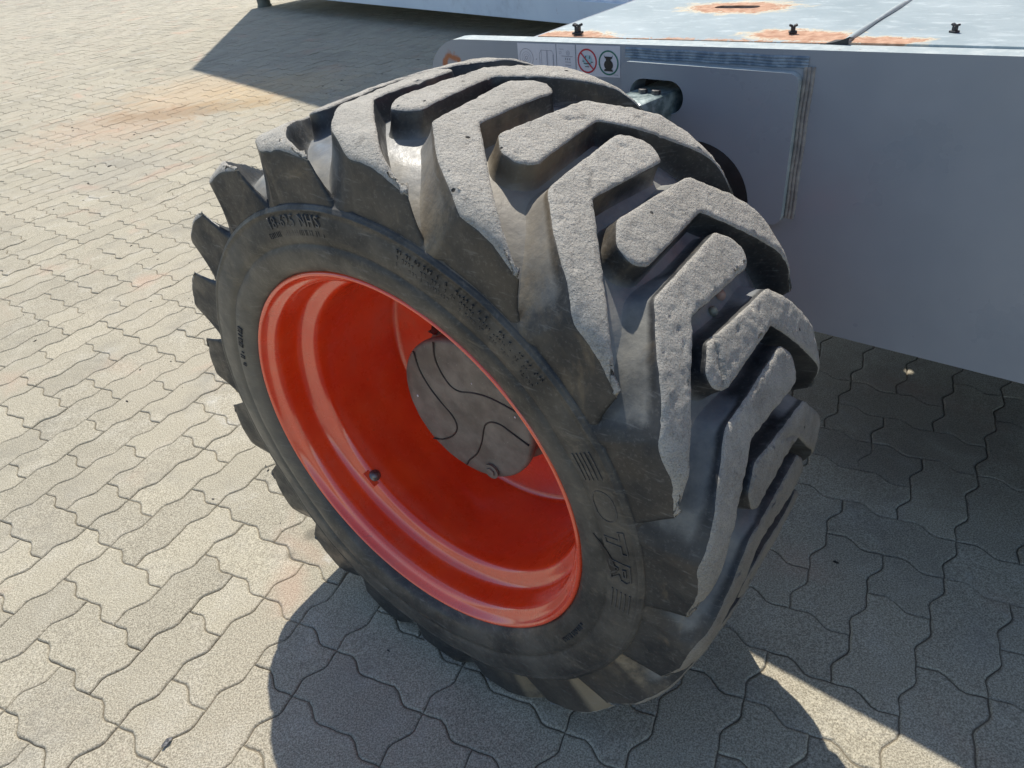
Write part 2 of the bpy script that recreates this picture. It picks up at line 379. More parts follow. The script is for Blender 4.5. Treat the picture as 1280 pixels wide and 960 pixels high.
for t in ((0, 2, 1, 2), (1, 2, 2, 1), (1, 3, 1, 2), (2, 3, 1, 1), (3, 3, 1, 2), (2, 4, 1, 2), (0, 5, 2, 1), (0, 4, 1, 1), (0, 6, 1, 1), (1, 6, 2, 1), (3, 5, 1, 2), (4, 3, 1, 1), (4, 4, 1, 1),
          (2, 0, 1, 2), (3, 0, 1, 2), (1, 0, 1, 1), (0, 1, 2, 1), (1, -1, 2, 1), (0, -1, 1, 1), (0, -2, 2, 1), (2, -3, 1, 2), (3, -2, 1, 2), (0, 7, 1, 2), (1, 7, 1, 1), (2, 7, 2, 1), (3, 2, 2, 1), (4, 0, 1, 2)):
    put(*t)
for t in ((-1, 0, 2, 1), (0, 1, 2, 1), (1, 2, 2, 1), (1, -1, 1, 2), (2, -1, 1, 1), (2, 0, 1, 2), (3, -1, 1, 2), (3, 1, 1, 1), (4, 0, 1, 2), (1, -2, 2, 1), (3, 2, 1, 2), (-1, 1, 1, 2), (0, 2, 1, 1), (4, -1, 1, 1), (0, -2, 1, 2)):
    put(t[0] - 10, t[1] + 11, t[2], t[3])
def inview(p, margin=1.45):
    if p.length < 4.2: return True
    d = Vector((p.x, p.y, 0)) - Vector((0, 0, CAMZ)); z = d.dot(fwd)
    if z < .15: return (p.length < 1.2 and p.y > -.1)
    x = d.dot(right) / z * 893.55; y = d.dot(up) / z * 893.55
    return abs(x) < 640 * margin + 90 and abs(y) < 480 * margin + 90
rt = random.Random(11)
for j in range(-190, 70):
    for i in range(-210, 100):
        if (i, j) in occ: continue
        p = gpos(i + .5, j + .5)
        if p.y > 19 or p.y < -1.6: continue
        if not inview(p): continue
        k = rt.random()
        opts = [(2, 1), (1, 2), (1, 1)] if k < .46 else ([(1, 2), (2, 1), (1, 1)] if k < .86 else [(1, 1)])
        for o_ in opts:
            if put(i, j, *o_): break
def outline(w, h, rr):
    """closed outline of a paver of w x h units, ccw, in unit coordinates relative to its corner, joints trimmed"""
    pts = []
    for a in range(w): pts += [(a + x, y) for x, y in HE]
    for b in range(h): pts += [(w + x, b + y) for x, y in VE]
    for a in range(w): pts += [(w - a - 1 + 1 - x if False else a2, y2) for a2, y2 in [(w - a - 1 + xx, h + yy) for xx, yy in ([(1, 0)] + [(q[0], q[1]) for q in reversed(HE[1:])])]]
    for b in range(h): pts += [(xx, h - b - 1 + yy) for xx, yy in ([(0, 1)] + [(q[0], q[1]) for q in reversed(VE[1:])])]
    return pts
def offset_poly(pts, d):
    n = len(pts); out = []
    for i in range(n):
        p0, p1, p2 = Vector(pts[i - 1]), Vector(pts[i]), Vector(pts[(i + 1) % n])
        a = (p1 - p0).normalized(); b = (p2 - p1).normalized()
        na = Vector((a.y, -a.x)); nb = Vector((b.y, -b.x)); nn = (na + nb)
        if nn.length < 1e-6: nn = na
        nn.normalize(); c = max(.5, nn.dot(na)); out.append(tuple(p1 + nn * (d / c)))
    return out
def area(pts): return sum(pts[i - 1][0] * pts[i][1] - pts[i][0] * pts[i - 1][1] for i in range(len(pts))) / 2
STR = [1.0]
def to_m(pts): return [tuple(eA * (x * U * STR[0]) + eB * (y * U)) for x, y in pts]
def stretch_of(t): return 1.0325 if -7 <= t[0] < 0 else 1.0
def paver_rings(w, h, seed, lo=False):
    rr = random.Random(seed); base = outline(w, h, rr); m_ = to_m(base)
    if area(m_) < 0: m_ = m_[::-1]
    j = lambda P, s: [(x + rr.uniform(-s, s), y + rr.uniform(-s, s)) for x, y in P]
    o0 = j(offset_poly(m_, -.0009), .0005)
    if lo: return [(offset_poly(m_, -.0022), 0.0), (offset_poly(m_, -.0016), -.006)]
    return [(j(offset_poly(o0, -.0040), .0005), 0.0), (offset_poly(o0, -.0018), -.0009), (o0, -.0030), (o0, -.011)]
def rings_mesh(rings):
    V = []; F = []; n = len(rings[0][0])
    for P, z in rings: V += [(x, y, z) for x, y in P]
    F.append(tuple(range(n)))
    for k in range(len(rings) - 1):
        for i in range(n):
            a, b = k * n + i, k * n + (i + 1) % n; F.append((a, a + n, b + n, b))
    return V, F
cache = {}
def shared(w, h, v, st=1.0):
    STR[0] = st
    if (w, h, v, st) not in cache:
        V, F = rings_mesh(paver_rings(w, h, hash((w, h, v)) & 0xffff))
        c = Vector((w / 2, h / 2)); off = eA * (c.x * U * st) + eB * (c.y * U)
        V = [(x - off.x, y - off.y, z) for x, y, z in V]
        me = bpy.data.meshes.new('paver'); me.from_pydata(V, [], F); me.materials.append(MAT_PAVER)
        me.polygons.foreach_set('use_smooth', [False] * len(me.polygons)); me.update(); cache[(w, h, v, st)] = me
    STR[0] = 1.0
    return cache[(w, h, v, st)]
def showsize(t):
    p = gpos(t[0] + t[2] / 2, t[1] + t[3] / 2); d = Vector((p.x, p.y, 0)) - Vector((0, 0, CAMZ)); z = d.dot(fwd)
    x = d.dot(right) / z * 893.55 if z > 0 else 1e9; y = d.dot(up) / z * 893.55 if z > 0 else 1e9
    vis = z > .15 and abs(x) < 660 and abs(y) < 500
    hid = Vector((x + 640 - 610, 480 - y - 480)).length < 150          # behind the wheel
    return -1 if (not vis or hid) else t[2] * t[3] / (d.length ** 2) * abs(d.normalized().z)
tiles.sort(key=showsize, reverse=True)
rz = random.Random(5)
NEAR = 298
for k, t in enumerate(tiles[:NEAR]):
    p = gpos(t[0] + t[2] / 2, t[1] + t[3] / 2)
    o = bpy.data.objects.new('paver', shared(t[2], t[3], k % 6, stretch_of(t))); COL.objects.link(o); o.parent = pavement
    o.location = (p.x, p.y, rz.uniform(-.0011, .0011)); o.rotation_euler = (rz.gauss(0, .004), rz.gauss(0, .004), rz.gauss(0, .0035))
V = []; F = []; tone = []
lo_c = {}
for k, t in enumerate(tiles[NEAR:]):
    p = gpos(t[0] + t[2] / 2, t[1] + t[3] / 2); far = p.length > 6.5
    st = stretch_of(t); key = (t[2], t[3], far, k % 4, st)
    if key not in lo_c:
        STR[0] = st; v, f = rings_mesh(paver_rings(t[2], t[3], 77 + k % 4, lo=far)); STR[0] = 1.0; off = eA * (t[2] * U * st / 2) + eB * (t[3] * U / 2)
        lo_c[key] = ([(x - off.x, y - off.y, z) for x, y, z in v], f)
    v, f = lo_c[key]; n0 = len(V); dz = rz.uniform(-.001, .001); tx, ty = rz.gauss(0, .006), rz.gauss(0, .006); a_ = rz.gauss(0, .004)
    V += [(p.x + x - y * a_, p.y + y + x * a_, z + dz + x * tx + y * ty) for x, y, z in v]; F += [tuple(q + n0 for q in g) for g in f]
    tone += [rz.random()] * len(f)
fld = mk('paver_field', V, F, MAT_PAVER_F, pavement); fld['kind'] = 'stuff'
fld.data.attributes.new('tone', 'FLOAT', 'FACE').data.foreach_set('value', tone)

# ------------------------------------------------------------------ the lift: root, wheel
WA = -2.28530707                                       # heading of the outward wheel axis
root = empty('boom_lift', (WC.x, WC.y, 0))
tag(root, 'grey self-propelled lift with knobbly black tyre, orange-red rim and rust-flecked deck', 'boom lift')
wheel = empty('wheel', (0, 0, WC.z), root)
n3 = Vector((math.cos(WA), math.sin(WA), 0)); h3 = Vector((-math.sin(WA), math.cos(WA), 0))
rm = Matrix.Identity(4)
for i in range(3): rm[i][0] = -h3[i]; rm[i][1] = n3[i]; rm[i][2] = (0, 0, 1)[i]
wheel.rotation_euler = rm.to_euler()
WCEN = -.203                                           # tread centre line, behind the rim lip plane
HW = .206
def crown(s):
    a = abs(s); return .5275 - .010 * (a / HW) ** 2.2 - .0110 * max(0, (a - .172) / .034) ** 2
FLP = [(0, .4945), (.06, .494), (.10, .491), (.135, .483), (.16, .472), (.178, .4605), (.190, .450), (.198, .4420), (.2035, .4365), (.206, .4350)]
def floor_r(s):
    s = abs(s)
    for (a, ra), (b, rb) in zip(FLP, FLP[1:]):
        if s <= b: return ra + (rb - ra) * (s - a) / (b - a)
    return FLP[-1][1]
def sm(a, b, x): x = min(1, max(0, (x - a) / (b - a))); return x * x * (3 - 2 * x)
def flatten(v):
    """tyre pressed on the paving"""
    lim = -.4935
    if v.y > WCEN: v.y += .011 * sm(-.18, -.40, v.z) * max(0, (v.y - WCEN) / .2)
    if v.z < lim + .012:
        d = lim + .012 - v.z; v.z = lim + .012 - .012 * (1 - math.exp(-d / .012))
    return v
side = [(.3315, -.012), (.3370, -.001), (.3415, .0045), (.348, .0078), (.358, .0100), (.368, .0112), (.3775, .0112), (.3800, .0088), (.3825, .0086), (.3850, .0112), (.395, .0122), (.408, .0120), (.420, .0104),
        (.4262, .0086), (.4270, .0096), (.4292, .0094), (.4302, .0076), (.4325, .0066), (.4340, .0054), (.4345, .0040)]
fl = [(r, s + WCEN) for s, r in reversed(FLP[1:])] + [(FLP[0][1], WCEN)] + [(r, -s + WCEN) for s, r in FLP[1:]]
far = [(r, 2 * WCEN - w) for r, w in reversed(side)]
prof = side + fl + far
mi = [0] * (len(side) - 1) + [2] * 4 + [1] * (len(fl) - 7) + [2] * 4 + [0] * (len(far) - 1)
def warp(r, w, t):
    q = Vector((math.sin(t) * 3, math.cos(t) * 3, w * 6 + r * 9)); return r + .0012 * noise.noise(q * 3), w + .0012 * noise.noise(q * 2 + Vector((5, 5, 5)))
# subdivide the profile a little
p2 = []; mi2 = []
assert len(mi) == len(prof) - 1, (len(mi), len(prof))
for i, (a, b) in enumerate(zip(prof, prof[1:])):
    nn = 3 if mi[i] == 1 else 1
    for k in range(nn): p2.append((a[0] + (b[0] - a[0]) * k / nn, a[1] + (b[1] - a[1]) * k / nn)); mi2.append(mi[i])
p2.append(prof[-1])
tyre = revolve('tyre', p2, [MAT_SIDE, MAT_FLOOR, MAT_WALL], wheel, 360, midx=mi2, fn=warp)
dust_ = [1 - sm(.182, .203, abs(v.co.y - WCEN)) for v in tyre.data.vertices]
for v in tyre.data.vertices: v.co = flatten(v.co.copy())
tyre.data.attributes.new('dust_light', 'FLOAT', 'POINT').data.foreach_set('value', dust_)
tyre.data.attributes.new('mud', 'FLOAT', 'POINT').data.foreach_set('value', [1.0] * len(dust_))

# ---- lugs -----------------------------------------------------------
MDEG = .525 * PI / 180
LUG = [(-.067, .2), (-.096, 3.1), (-.095, 5.9), (-.080, 7.3), (.067, 6.3), (.120, 12.2), (.156, 16.6), (.188, 20.9), (.206, 27.6), (.206, 16.0), (.172, 9.8), (.150, 7.0), (.101, 1.5)]
RAD = [.007, .010, .010, .006, .004, .03, .03, .02, .010, .010, .03, .03, .008]
def round_poly(P, RR, step=.0055):
    n = len(P); out = []
    for i in range(n):
        p0, p1, p2_ = Vector(P[i - 1]), Vector(P[i]), Vector(P[(i + 1) % n]); a = (p0 - p1); b = (p2_ - p1)
        r = min(RR[i], a.length * .45, b.length * .45); s_, e_ = p1 + a.normalized() * r, p1 + b.normalized() * r
        for k in range(5):
            u = k / 4; out.append(s_ * (1 - u) ** 2 + p1 * 2 * u * (1 - u) + e_ * u * u)
    # resample
    L = [0]
    for i in range(len(out)): L.append(L[-1] + (out[(i + 1) % len(out)] - out[i]).length)
    N = int(L[-1] / step); res = []
    k = 0
    for q in range(N):
        d = L[-1] * q / N
        while L[k + 1] < d: k += 1
        u = (d - L[k]) / max(1e-9, L[k + 1] - L[k]); res.append(out[k].lerp(out[(k + 1) % len(out)], u))
    return res
def sm(a, b, x): x = min(1, max(0, (x - a) / (b - a))); return x * x * (3 - 2 * x)
def inside(p, P):
    c = False; n = len(P)
    for i in range(n):
        a, b = P[i - 1], P[i]
        if (a[1] > p[1]) != (b[1] > p[1]) and p[0] < (b[0] - a[0]) * (p[1] - a[1]) / (b[1] - a[1]) + a[0]: c = not c
    return c
def lug_geom(theta0, mirror, seed):
    rr = random.Random(seed)
    poly = [(s, t * MDEG) for s, t in LUG]
    # individual wear
    poly = [(s + (rr.uniform(-.0025, .0025) if abs(s) < .2 else 0), a + rr.uniform(-.0025, .0025)) for s, a in poly]
    rad = [r * rr.uniform(.8, 1.25) for r in RAD]
    B = round_poly(poly, rad)
    if area(B) < 0: B = B[::-1]
    n = len(B); Nn = []
    for i in range(n):
        d = (B[(i + 1) % n] - B[i - 1]).normalized(); Nn.append(Vector((d.y, -d.x)))
    for _ in range(2): Nn = [(Nn[i - 1] + Nn[i] * 2 + Nn[(i + 1) % n]).normalized() for i in range(n)]
    weary = rr.uniform(0, 50)
    xs0 = [p.x for p in B]; ys0 = [p.y for p in B]
    pits = []
    while len(pits) < 34:
        c_ = Vector((rr.uniform(min(xs0), max(xs0)), rr.uniform(min(ys0), max(ys0))))
        if inside(c_, B): pits.append((c_, rr.choice((.0022, .003, .0038, .005)), rr.uniform(.0008, .0024), rr.uniform(0, PI)))
    crack = (Vector((-.052, .006)), Vector((-.078, .062))) if (mirror and 50 < theta0 < 60) else ((Vector((.030, .030)), Vector((.055, .046))) if rr.random() < .35 else None)
    def topr(p):
        q = Vector((p[0] * 14 + weary, p[1] * 14, seed * .37)); P_ = Vector((p[0], p[1]))
        r = crown(p[0]) - .015 * sm(19.5, 28.5, p[1] / MDEG) * sm(.150, .206, p[0]) + .0020 * noise.noise(q) + .0009 * noise.noise(q * 5) + .0006 * noise.noise(q * 13)
        for c_, ra, de, an in pits:
            d = P_ - c_
            if abs(d.x) < ra * 2 and abs(d.y) < ra * 2:
                u = d.x * math.cos(an) + d.y * math.sin(an); v_ = (-d.x * math.sin(an) + d.y * math.cos(an)) * 1.8; r -= de * math.exp(-(u * u + v_ * v_) / (ra * ra))
        if crack:
            a, b = crack; L_ = (b - a).length; t = max(0, min(1, (P_ - a).dot(b - a) / L_ ** 2)); dd = (P_ - (a + (b - a) * t)).length + .0012 * noise.noise(q * 9)
            big = 1.0 if (mirror and 50 < theta0 < 60) else .35
            r -= .0085 * big * math.exp(-(dd / .0030) ** 2)
        return r
    V = []; F = []; MI = []; DU = []; MU = []
    def add(s, a, r, du=0.0, mu=1.0):
        MU.append(mu)
        DU.append(du * (1 - sm(.186, .204, s)))
        s = min(HW + .0022, s)
        w = WCEN + (s if not mirror else -s)
        V.append(flatten(WP(theta0 + a / MDEG, r, w)))
    rings = []   # (function producing s, a, r for i)
    def ring(off, drop, frac=None):
        idx = []
        for i in range(n):
            e = .95 + .9 * noise.noise(Vector((B[i].x * 55, B[i].y * 55, seed))) + .5 * noise.noise(Vector((B[i].x * 190, B[i].y * 190, seed)))
            sh = sm(.198, .2055, B[i].x)                        # on the shoulder face
            if frac is None:
                o = off * (e if off < 0 else 1); p = B[i] + Nn[i] * o
                if sh > 0 and off < 0: p = B[i] + Nn[i] * (o * 1.0)
                r = topr(p) - drop
            else:
                fr = frac
                aL = 16.0 * MDEG - (.206 - B[i].x) * .95 ; aR = 27.0 * MDEG - (.206 - B[i].x) * .80
                tt = min(1, max(0, (B[i].y - aL) / (aR - aL)))
                flare = (2.8 * MDEG * tt - 1.3 * MDEG * (1 - tt)) * sm(.135, .203, B[i].x) * fr ** 1.15
                sink = .0065 * sm(.6, 1.0, fr)
                o = .0045 * fr + off + .011 * max(0, -Nn[i].y) * sm(.02, .09, B[i].x) * (1 - sm(.190, .204, B[i].x)) * fr ** 2.2
                if B[i].x > .2045: o = 0.0
                p = B[i] + Nn[i] * o + Vector((0, flare))
                sx = p.x
                if B[i].x > .199: sx = min(sx, .2062 + .0020 * fr)
                p = Vector((sx, p.y))
                rf = floor_r(p.x); rt_ = topr(B[i]) - .0052
                r = rt_ + (rf - sink - rt_) * min(1, fr)
                if off > 0: r = max(r, rf - sink)
                if B[i].x > .203: r = rt_ + (.4325 - rt_) * min(1, fr)
                elif B[i].x > .185: r = min(r, rt_ + (.4325 + (.206 - B[i].x) * 1.1 - rt_) * min(1, fr))
            lead = max(0, -Nn[i].y) * sm(.02, .08, B[i].x)  # sun-facing walls made paler: their lit look goes into the dust value
            base_d = {None: .0, .30: .10, .58: .22, .80: .5, .95: .85, 1.05: 1.0}[frac]
            idx.append(len(V)); add(p.x, p.y, r, mu=1 - .88 * sm(.1985, .2045, B[i].x), du=max(base_d * (1 - .8 * max(0, Nn[i].y) * sm(.0, .06, B[i].x)), min(1, lead * 1.1) * (.95 if frac else 0)))  # trailing walls get less of it, so their shade is in the colour
        return idx
    R0 = ring(-.0062, .0001); R1 = ring(-.0030, .0010); R2 = ring(-.0008, .0028); R3 = ring(0, .0056)
    R4 = ring(0, 0, .30); R5 = ring(.0006, 0, .58); R6 = ring(.0026, 0, .80); R7 = ring(.0072, 0, .95); R8 = ring(.0165, 0, 1.05)
    allr = [R0, R1, R2, R3, R4, R5, R6, R7, R8]
    for k in range(len(allr) - 1):
        a, b = allr[k], allr[k + 1]
        for i in range(n):
            j = (i + 1) % n; f = (a[i], b[i], b[j], a[j]); F.append(f if not mirror else f[::-1]); MI.append(0 if k < 2 else (1 if (k < 6 or B[i].x > .196) else 2))
    # cap
    inner = [(B[i] + Nn[i] * (-.0055)) for i in range(n)]
    pts = list(inner); st = .0034
    xs = [p.x for p in inner]; ys = [p.y for p in inner]
    y = min(ys)
    lim = [(B[i] + Nn[i] * (-.0080)) for i in range(n)]
    while y < max(ys):
        x = min(xs)
        while x < max(xs):
            q = Vector((x + rr.uniform(-.0009, .0009), y + rr.uniform(-.0009, .0009)))
            if inside(q, lim): pts.append(q)
            x += st
        y += st
    vv, _, ff, ov, _, _ = delaunay_2d_cdt(pts, [], [list(range(n))], 1, 1e-6)
    mp = {}
    for k, q in enumerate(vv):
        src = [z for z in ov[k] if z < n] if ov[k] else []
        if src: mp[k] = R0[src[0]]
        else: mp[k] = len(V); add(q.x, q.y, topr(q))
    for f in ff:
        g = tuple(mp[z] for z in f)
        A2 = sum(vv[f[i - 1]].x * vv[f[i]].y - vv[f[i]].x * vv[f[i - 1]].y for i in range(3))
        if A2 < 0: g = g[::-1]
        F.append(g if not mirror else g[::-1]); MI.append(0)
    return V, F, MI, DU, MU
PITCH = 360 / 19
for mir, t0 in ((False, 26.8), (True, 17.5)):
    for k in range(19):
        Vv, Ff, Mi, Du, Mu = lug_geom(t0 + k * PITCH, mir, k * 2 + mir + 3)
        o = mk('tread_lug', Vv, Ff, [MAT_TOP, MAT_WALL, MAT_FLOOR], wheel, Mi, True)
        o.data.attributes.new('dust_light', 'FLOAT', 'POINT').data.foreach_set('value', Du)
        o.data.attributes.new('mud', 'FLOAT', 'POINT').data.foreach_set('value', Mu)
        bm = bmesh.new(); bm.from_mesh(o.data); bmesh.ops.recalc_face_normals(bm, faces=bm.faces)
        # make sure the cap looks outward
        cf = max(bm.faces, key=lambda f: (f.calc_center_median().xz.length))
        cc = cf.calc_center_median()
        if cf.normal.dot(Vector((cc.x, 0, cc.z))) < 0: bmesh.ops.reverse_faces(bm, faces=bm.faces)
        bm.to_mesh(o.data); bm.free()

# ---- raised lettering on the sidewall --------------------------------
def text_on_arc(name, txt, th_mid, r_base, height, stretch=1.0, depth=.0016, flip=False, w0=.0118, bold=.0, sp=1.0):
    cu = bpy.data.curves.new('t', 'FONT'); cu.body = txt; cu.size = 1.0; cu.extrude = .5; cu.resolution_u = 2; cu.offset = bold; cu.align_x = 'CENTER'; cu.space_character = sp
    to = bpy.data.objects.new('t', cu); COL.objects.link(to); bpy.context.view_layer.update()
    me = bpy.data.meshes.new_from_object(to.evaluated_get(bpy.context.evaluated_depsgraph_get()))
    COL.objects.unlink(to); bpy.data.objects.remove(to)
    k = height / .70
    bm = bmesh.new(); bm.from_mesh(me); bmesh.ops.triangulate(bm, faces=bm.faces)
    bmesh.ops.subdivide_edges(bm, edges=[e for e in bm.edges if e.calc_length() > .25], cuts=1)
    bm.to_mesh(me); bm.free()
    for v in me.vertices:
        x, y, z = v.co; r = r_base + y * k; th = th_mid + math.degrees(x * k * stretch / (r_base + height * .5))
        w = w0 + (depth if z > 0 else -.006)
        v.co = WP(th, r, w)
    me.materials.append(MAT_LETTER); o = bpy.data.objects.new(name, me); COL.objects.link(o); o.parent = wheel; return o
def arc_block(bm, t0_, t1_, r0, r1, w0, w1):
    n = max(1, int((t1_ - t0_) / .8)); vs = []
    for k in range(n + 1):
        t = t0_ + (t1_ - t0_) * k / n
        vs.append([bm.verts.new(WP(t, r0, w0)), bm.verts.new(WP(t, r0, w1)), bm.verts.new(WP(t, r1, w1)), bm.verts.new(WP(t, r1, w0))])
    for a, b in zip(vs, vs[1:]):
        for i in range(4): bm.faces.new((a[i], a[(i + 1) % 4], b[(i + 1) % 4], b[i]))
    bm.faces.new(vs[0]); bm.faces.new(vs[-1][::-1])
text_on_arc('size_lettering', '18-625 NHS', -11.8, .4070, .0165, .86, depth=.0011, w0=.0118, sp=1.18).data.materials[0] = MAT_SIZE
def stroke_text(name, th_a, th_b, rows, seed):
    """rows of moulded small print too worn to read"""
    rr = random.Random(seed); bm = bmesh.new()
    for r0, hgt, dens in rows:
        t = th_a
        while t < th_b:
            wd = rr.uniform(.32, .62)
            if rr.random() < dens:
                for k in range(rr.choice((1, 2, 2))):
                    a = t + rr.uniform(0, wd * .6); arc_block(bm, a, a + .16, r0, r0 + hgt * rr.choice((1, 1, .6)), .004, .0128)
                if rr.random() < .6: arc_block(bm, t, t + wd * .8, r0 + hgt * rr.choice((0, .45, .82)), r0 + hgt * rr.choice((0, .45, .82)) + hgt * .2, .004, .0127)
            t += wd + .2
    bmesh.ops.recalc_face_normals(bm, faces=bm.faces); return from_bm(name, bm, MAT_LETTER, wheel)
stroke_text('worn_small_print', -21.5, -3.2, [(.3945, .0075, .8)], 3)
stroke_text('worn_small_print', 15, 47, [(.4155, .005, .55), (.4065, .005, .7), (.3975, .005, .6)], 4)
stroke_text('worn_small_print', 112, 124, [(.362, .008, .85)], 5)
stroke_text('worn_small_print', -78, -62, [(.362, .010, .5)], 6)
for base in (60.2, 92.2):
    for k in range(5):
        bm = bmesh.new(); r = .3915 + k * .0062; arc_block(bm, base + k * .05, base + 5.6, r, r + .0018, .005, .0133 - max(0, r - .408) * .13)
        bmesh.ops.recalc_face_normals(bm, faces=bm.faces); from_bm('logo_stripe', bm, MAT_LETTER, wheel)
# O as a pointed oval ring, T and R as hollow outlined letters
def outline_letter(paths, wd=.0008):
    bm = bmesh.new()
    for path, closed in paths:
        P = [Vector(p) for p in path]; n = len(P); rng = range(n) if closed else range(n - 1)
        for i in rng:
            a, b = P[i], P[(i + 1) % n]; d = (b - a); nn = Vector((-d.y, d.x)).normalized() * wd; dd = d.normalized() * wd * .9
            q = [a + nn - dd, a - nn - dd, b - nn + dd, b + nn + dd]
            lo = []; hi = []
            for s in q:
                th = s.x / .405 * 180 / PI; lo.append(bm.verts.new(WP(th, s.y, .005))); hi.append(bm.verts.new(WP(th, s.y, .0134 - max(0, s.y - .408) * .13)))
            bm.faces.new(hi)
            for k in range(4): bm.faces.new((lo[k], lo[(k + 1) % 4], hi[(k + 1) % 4], hi[k]))
    bmesh.ops.recalc_face_normals(bm, faces=bm.faces); return from_bm('logo_letter', bm, MAT_LETTER, wheel)
def AX(t): return R(t) * .405
o0 = AX(71.3)
outline_letter([([(o0 + .0235 * math.copysign(abs(math.cos(a)) ** .8, math.cos(a)), .4045 + .0145 * math.sin(a)) for a in [k * PI / 10 for k in range(20)]], True)])
tx = AX(79.2); outline_letter([([(tx - .017, .4185), (tx + .019, .4185), (tx + .019, .411), (tx + .006, .411), (tx + .004, .3905), (tx - .006, .3905), (tx - .004, .411), (tx - .017, .411)], True)])
rx = AX(86.8); outline_letter([([(rx - .019, .3905), (rx - .015, .4185), (rx + .012, .4185), (rx + .018, .413), (rx + .015, .405), (rx + .006, .402), (rx + .018, .3905), (rx + .008, .3905), (rx - .003, .401), (rx - .007, .401), (rx - .009, .3905)], True),
                            ([(rx - .006, .412), (rx + .006, .412), (rx + .006, .408), (rx - .006, .408)], True)])

# black tar smear across the sidewall
bm = bmesh.new(); P = [(78.6, .3725, .0003), (80.6, .3790, .0012), (82.6, .3850, .0030), (84.6, .3905, .0048), (86.4, .3950, .0040), (87.4, .3975, .0012)]
lo = [bm.verts.new(WP(t + w_ * 420, r - w_ * .4, .0128 if r > .386 or r < .378 else .0119)) for t, r, w_ in P]; hi = [bm.verts.new(WP(t - w_ * 120, r + w_ * .8, .0129 if r > .386 or r < .378 else .0120)) for t, r, w_ in P]
for i in range(len(P) - 1): bm.faces.new((lo[i], lo[i + 1], hi[i + 1], hi[i]))
o = from_bm('tar_smear', bm, MAT_BLACK, wheel); md = o.modifiers.new('s', 'SOLIDIFY'); md.thickness = .0009; md.offset = 0

# ---- rim -------------------------------------------------------------
rp = [(.3385, -.020), (.3375, -.006), (.3365, -.0015), (.3345, .0012), (.3320, .0018), (.3295, -.0002), (.3270, -.0060), (.3235, -.0110), (.3185, -.0145), (.3145, -.0180), (.3122, -.0240),
      (.3112, -.0450), (.3100, -.0590), (.3070, -.0665), (.3010, -.0715), (.2930, -.0755), (.2870, -.0790), (.2835, -.0850), (.2820, -.0950), (.2805, -.1600), (.2800, -.2600), (.2785, -.2680), (.2740, -.2730), (.2690, -.2745)]
rp2 = []
for a, b in zip(rp, rp[1:]):
    rp2.append(a); rp2.append(((a[0] + b[0]) / 2, (a[1] + b[1]) / 2))
rp2.append(rp[-1])
revolve('rim', rp2, MAT_RED, wheel, 240)
dp = [(.2790, -.2745), (.2600, -.2750), (.2200, -.2752), (.1720, -.2750), (.1650, -.2735), (.1580, -.2700), (.1400, -.2690), (.0, -.2690)]
revolve('wheel_disc', dp, MAT_RED, wheel, 160)
# back of the rim
revolve('rim_back', [(.272, -.276), (.283, -.300), (.310, -.330), (.318, -.385), (.335, -.405), (.338, -.395)], MAT_GASKET, wheel, 160)
# valve in the barrel
vt = -133.0; vp = WP(vt, .2835, -.0853); rad_in = -WP(vt, 1, 0)
q = rad_in.to_track_quat('Z', 'Y').to_matrix().to_4x4()
bm = bmesh.new()
bmesh.ops.create_cone(bm, cap_ends=True, segments=24, radius1=.0120, radius2=.0112, depth=.008, matrix=Matrix.Translation(vp - rad_in * .001) @ q)
bmesh.ops.create_uvsphere(bm, u_segments=20, v_segments=12, radius=.0098, matrix=Matrix.Translation(vp + rad_in * .003) @ q @ Matrix.Diagonal((1, 1, .75, 1)))
from_bm('rim_plug', bm, MAT_BOLT, wheel, True)
bm = bmesh.new(); box_bm(bm, Matrix.Translation(vp - rad_in * .004) @ q, .034, .034, .006, .0012); from_bm('plug_seat', bm, MAT_RED, wheel)
# hub cover
cp_ = [(0, -.1575), (.06, -.1576), (.12, -.1580), (.1345, -.1590), (.1385, -.1606), (.1408, -.1640), (.1415, -.1700), (.1400, -.1760), (.1330, -.1800), (.1320, -.2200), (.1360, -.2240), (.1460, -.2280), (.1480, -.2340), (.1480, -.2700)]
def capwarp(r, w, t): return r * (1 + .004 * math.sin(5 * t + 1) * (r > .13)), w + .0008 * noise.noise(Vector((r * 40 * math.cos(t), r * 40 * math.sin(t), 0)))
revolve('hub_cover', cp_[::-1], MAT_CAP, wheel, 120, fn=capwarp)
l1 = [[0.0462, 0.1300], [0.0491, 0.0973], [0.0402, 0.07], [0.0236, 0.049], [0.0039, 0.0438], [-0.0257, 0.0519], [-0.0576, 0.0557], [-0.0877, 0.053], [-0.128, 0.0450]]
l2 = [[0.1000, 0.0944], [0.0941, 0.0589], [0.0792, 0.0285], [0.0582, 0.0039], [0.0363, -0.0164], [0.0267, -0.0333], [0.0278, -0.0508], [0.0428, -0.0725], [0.0691, -0.0916], [0.0942, -0.1002]]
l3 = [[0.0177, -0.1300], [0.0087, -0.1149], [-0.0128, -0.0891], [-0.0286, -0.056], [-0.0372, -0.0271], [-0.0438, -0.0099], [-0.0575, 0.0019], [-0.0776, 0.0055], [-0.0997, -0.0021], [-0.1349, -0.0160]]
for L in (l1, l2, l3):
    bm = bmesh.new(); tube(bm, [Vector((p.x, -.1572, p.y)) for p in catmull(L)], .00150); from_bm('cover_groove', bm, MAT_BLACK, wheel, True)
bm = bmesh.new()
m4 = Matrix.Translation((-.045, -.1545, -.1138)) @ Matrix.Rotation(PI / 2, 4, 'X')
bmesh.ops.create_cone(bm, cap_ends=True, segments=20, radius1=.0155, radius2=.0145, depth=.005, matrix=m4)
bmesh.ops.create_cone(bm, cap_ends=True, segments=6, radius1=.009, radius2=.0085, depth=.009, matrix=Matrix.Translation((0, .001, 0)) @ m4)
from_bm('drain_plug', bm, MAT_CAP, wheel)
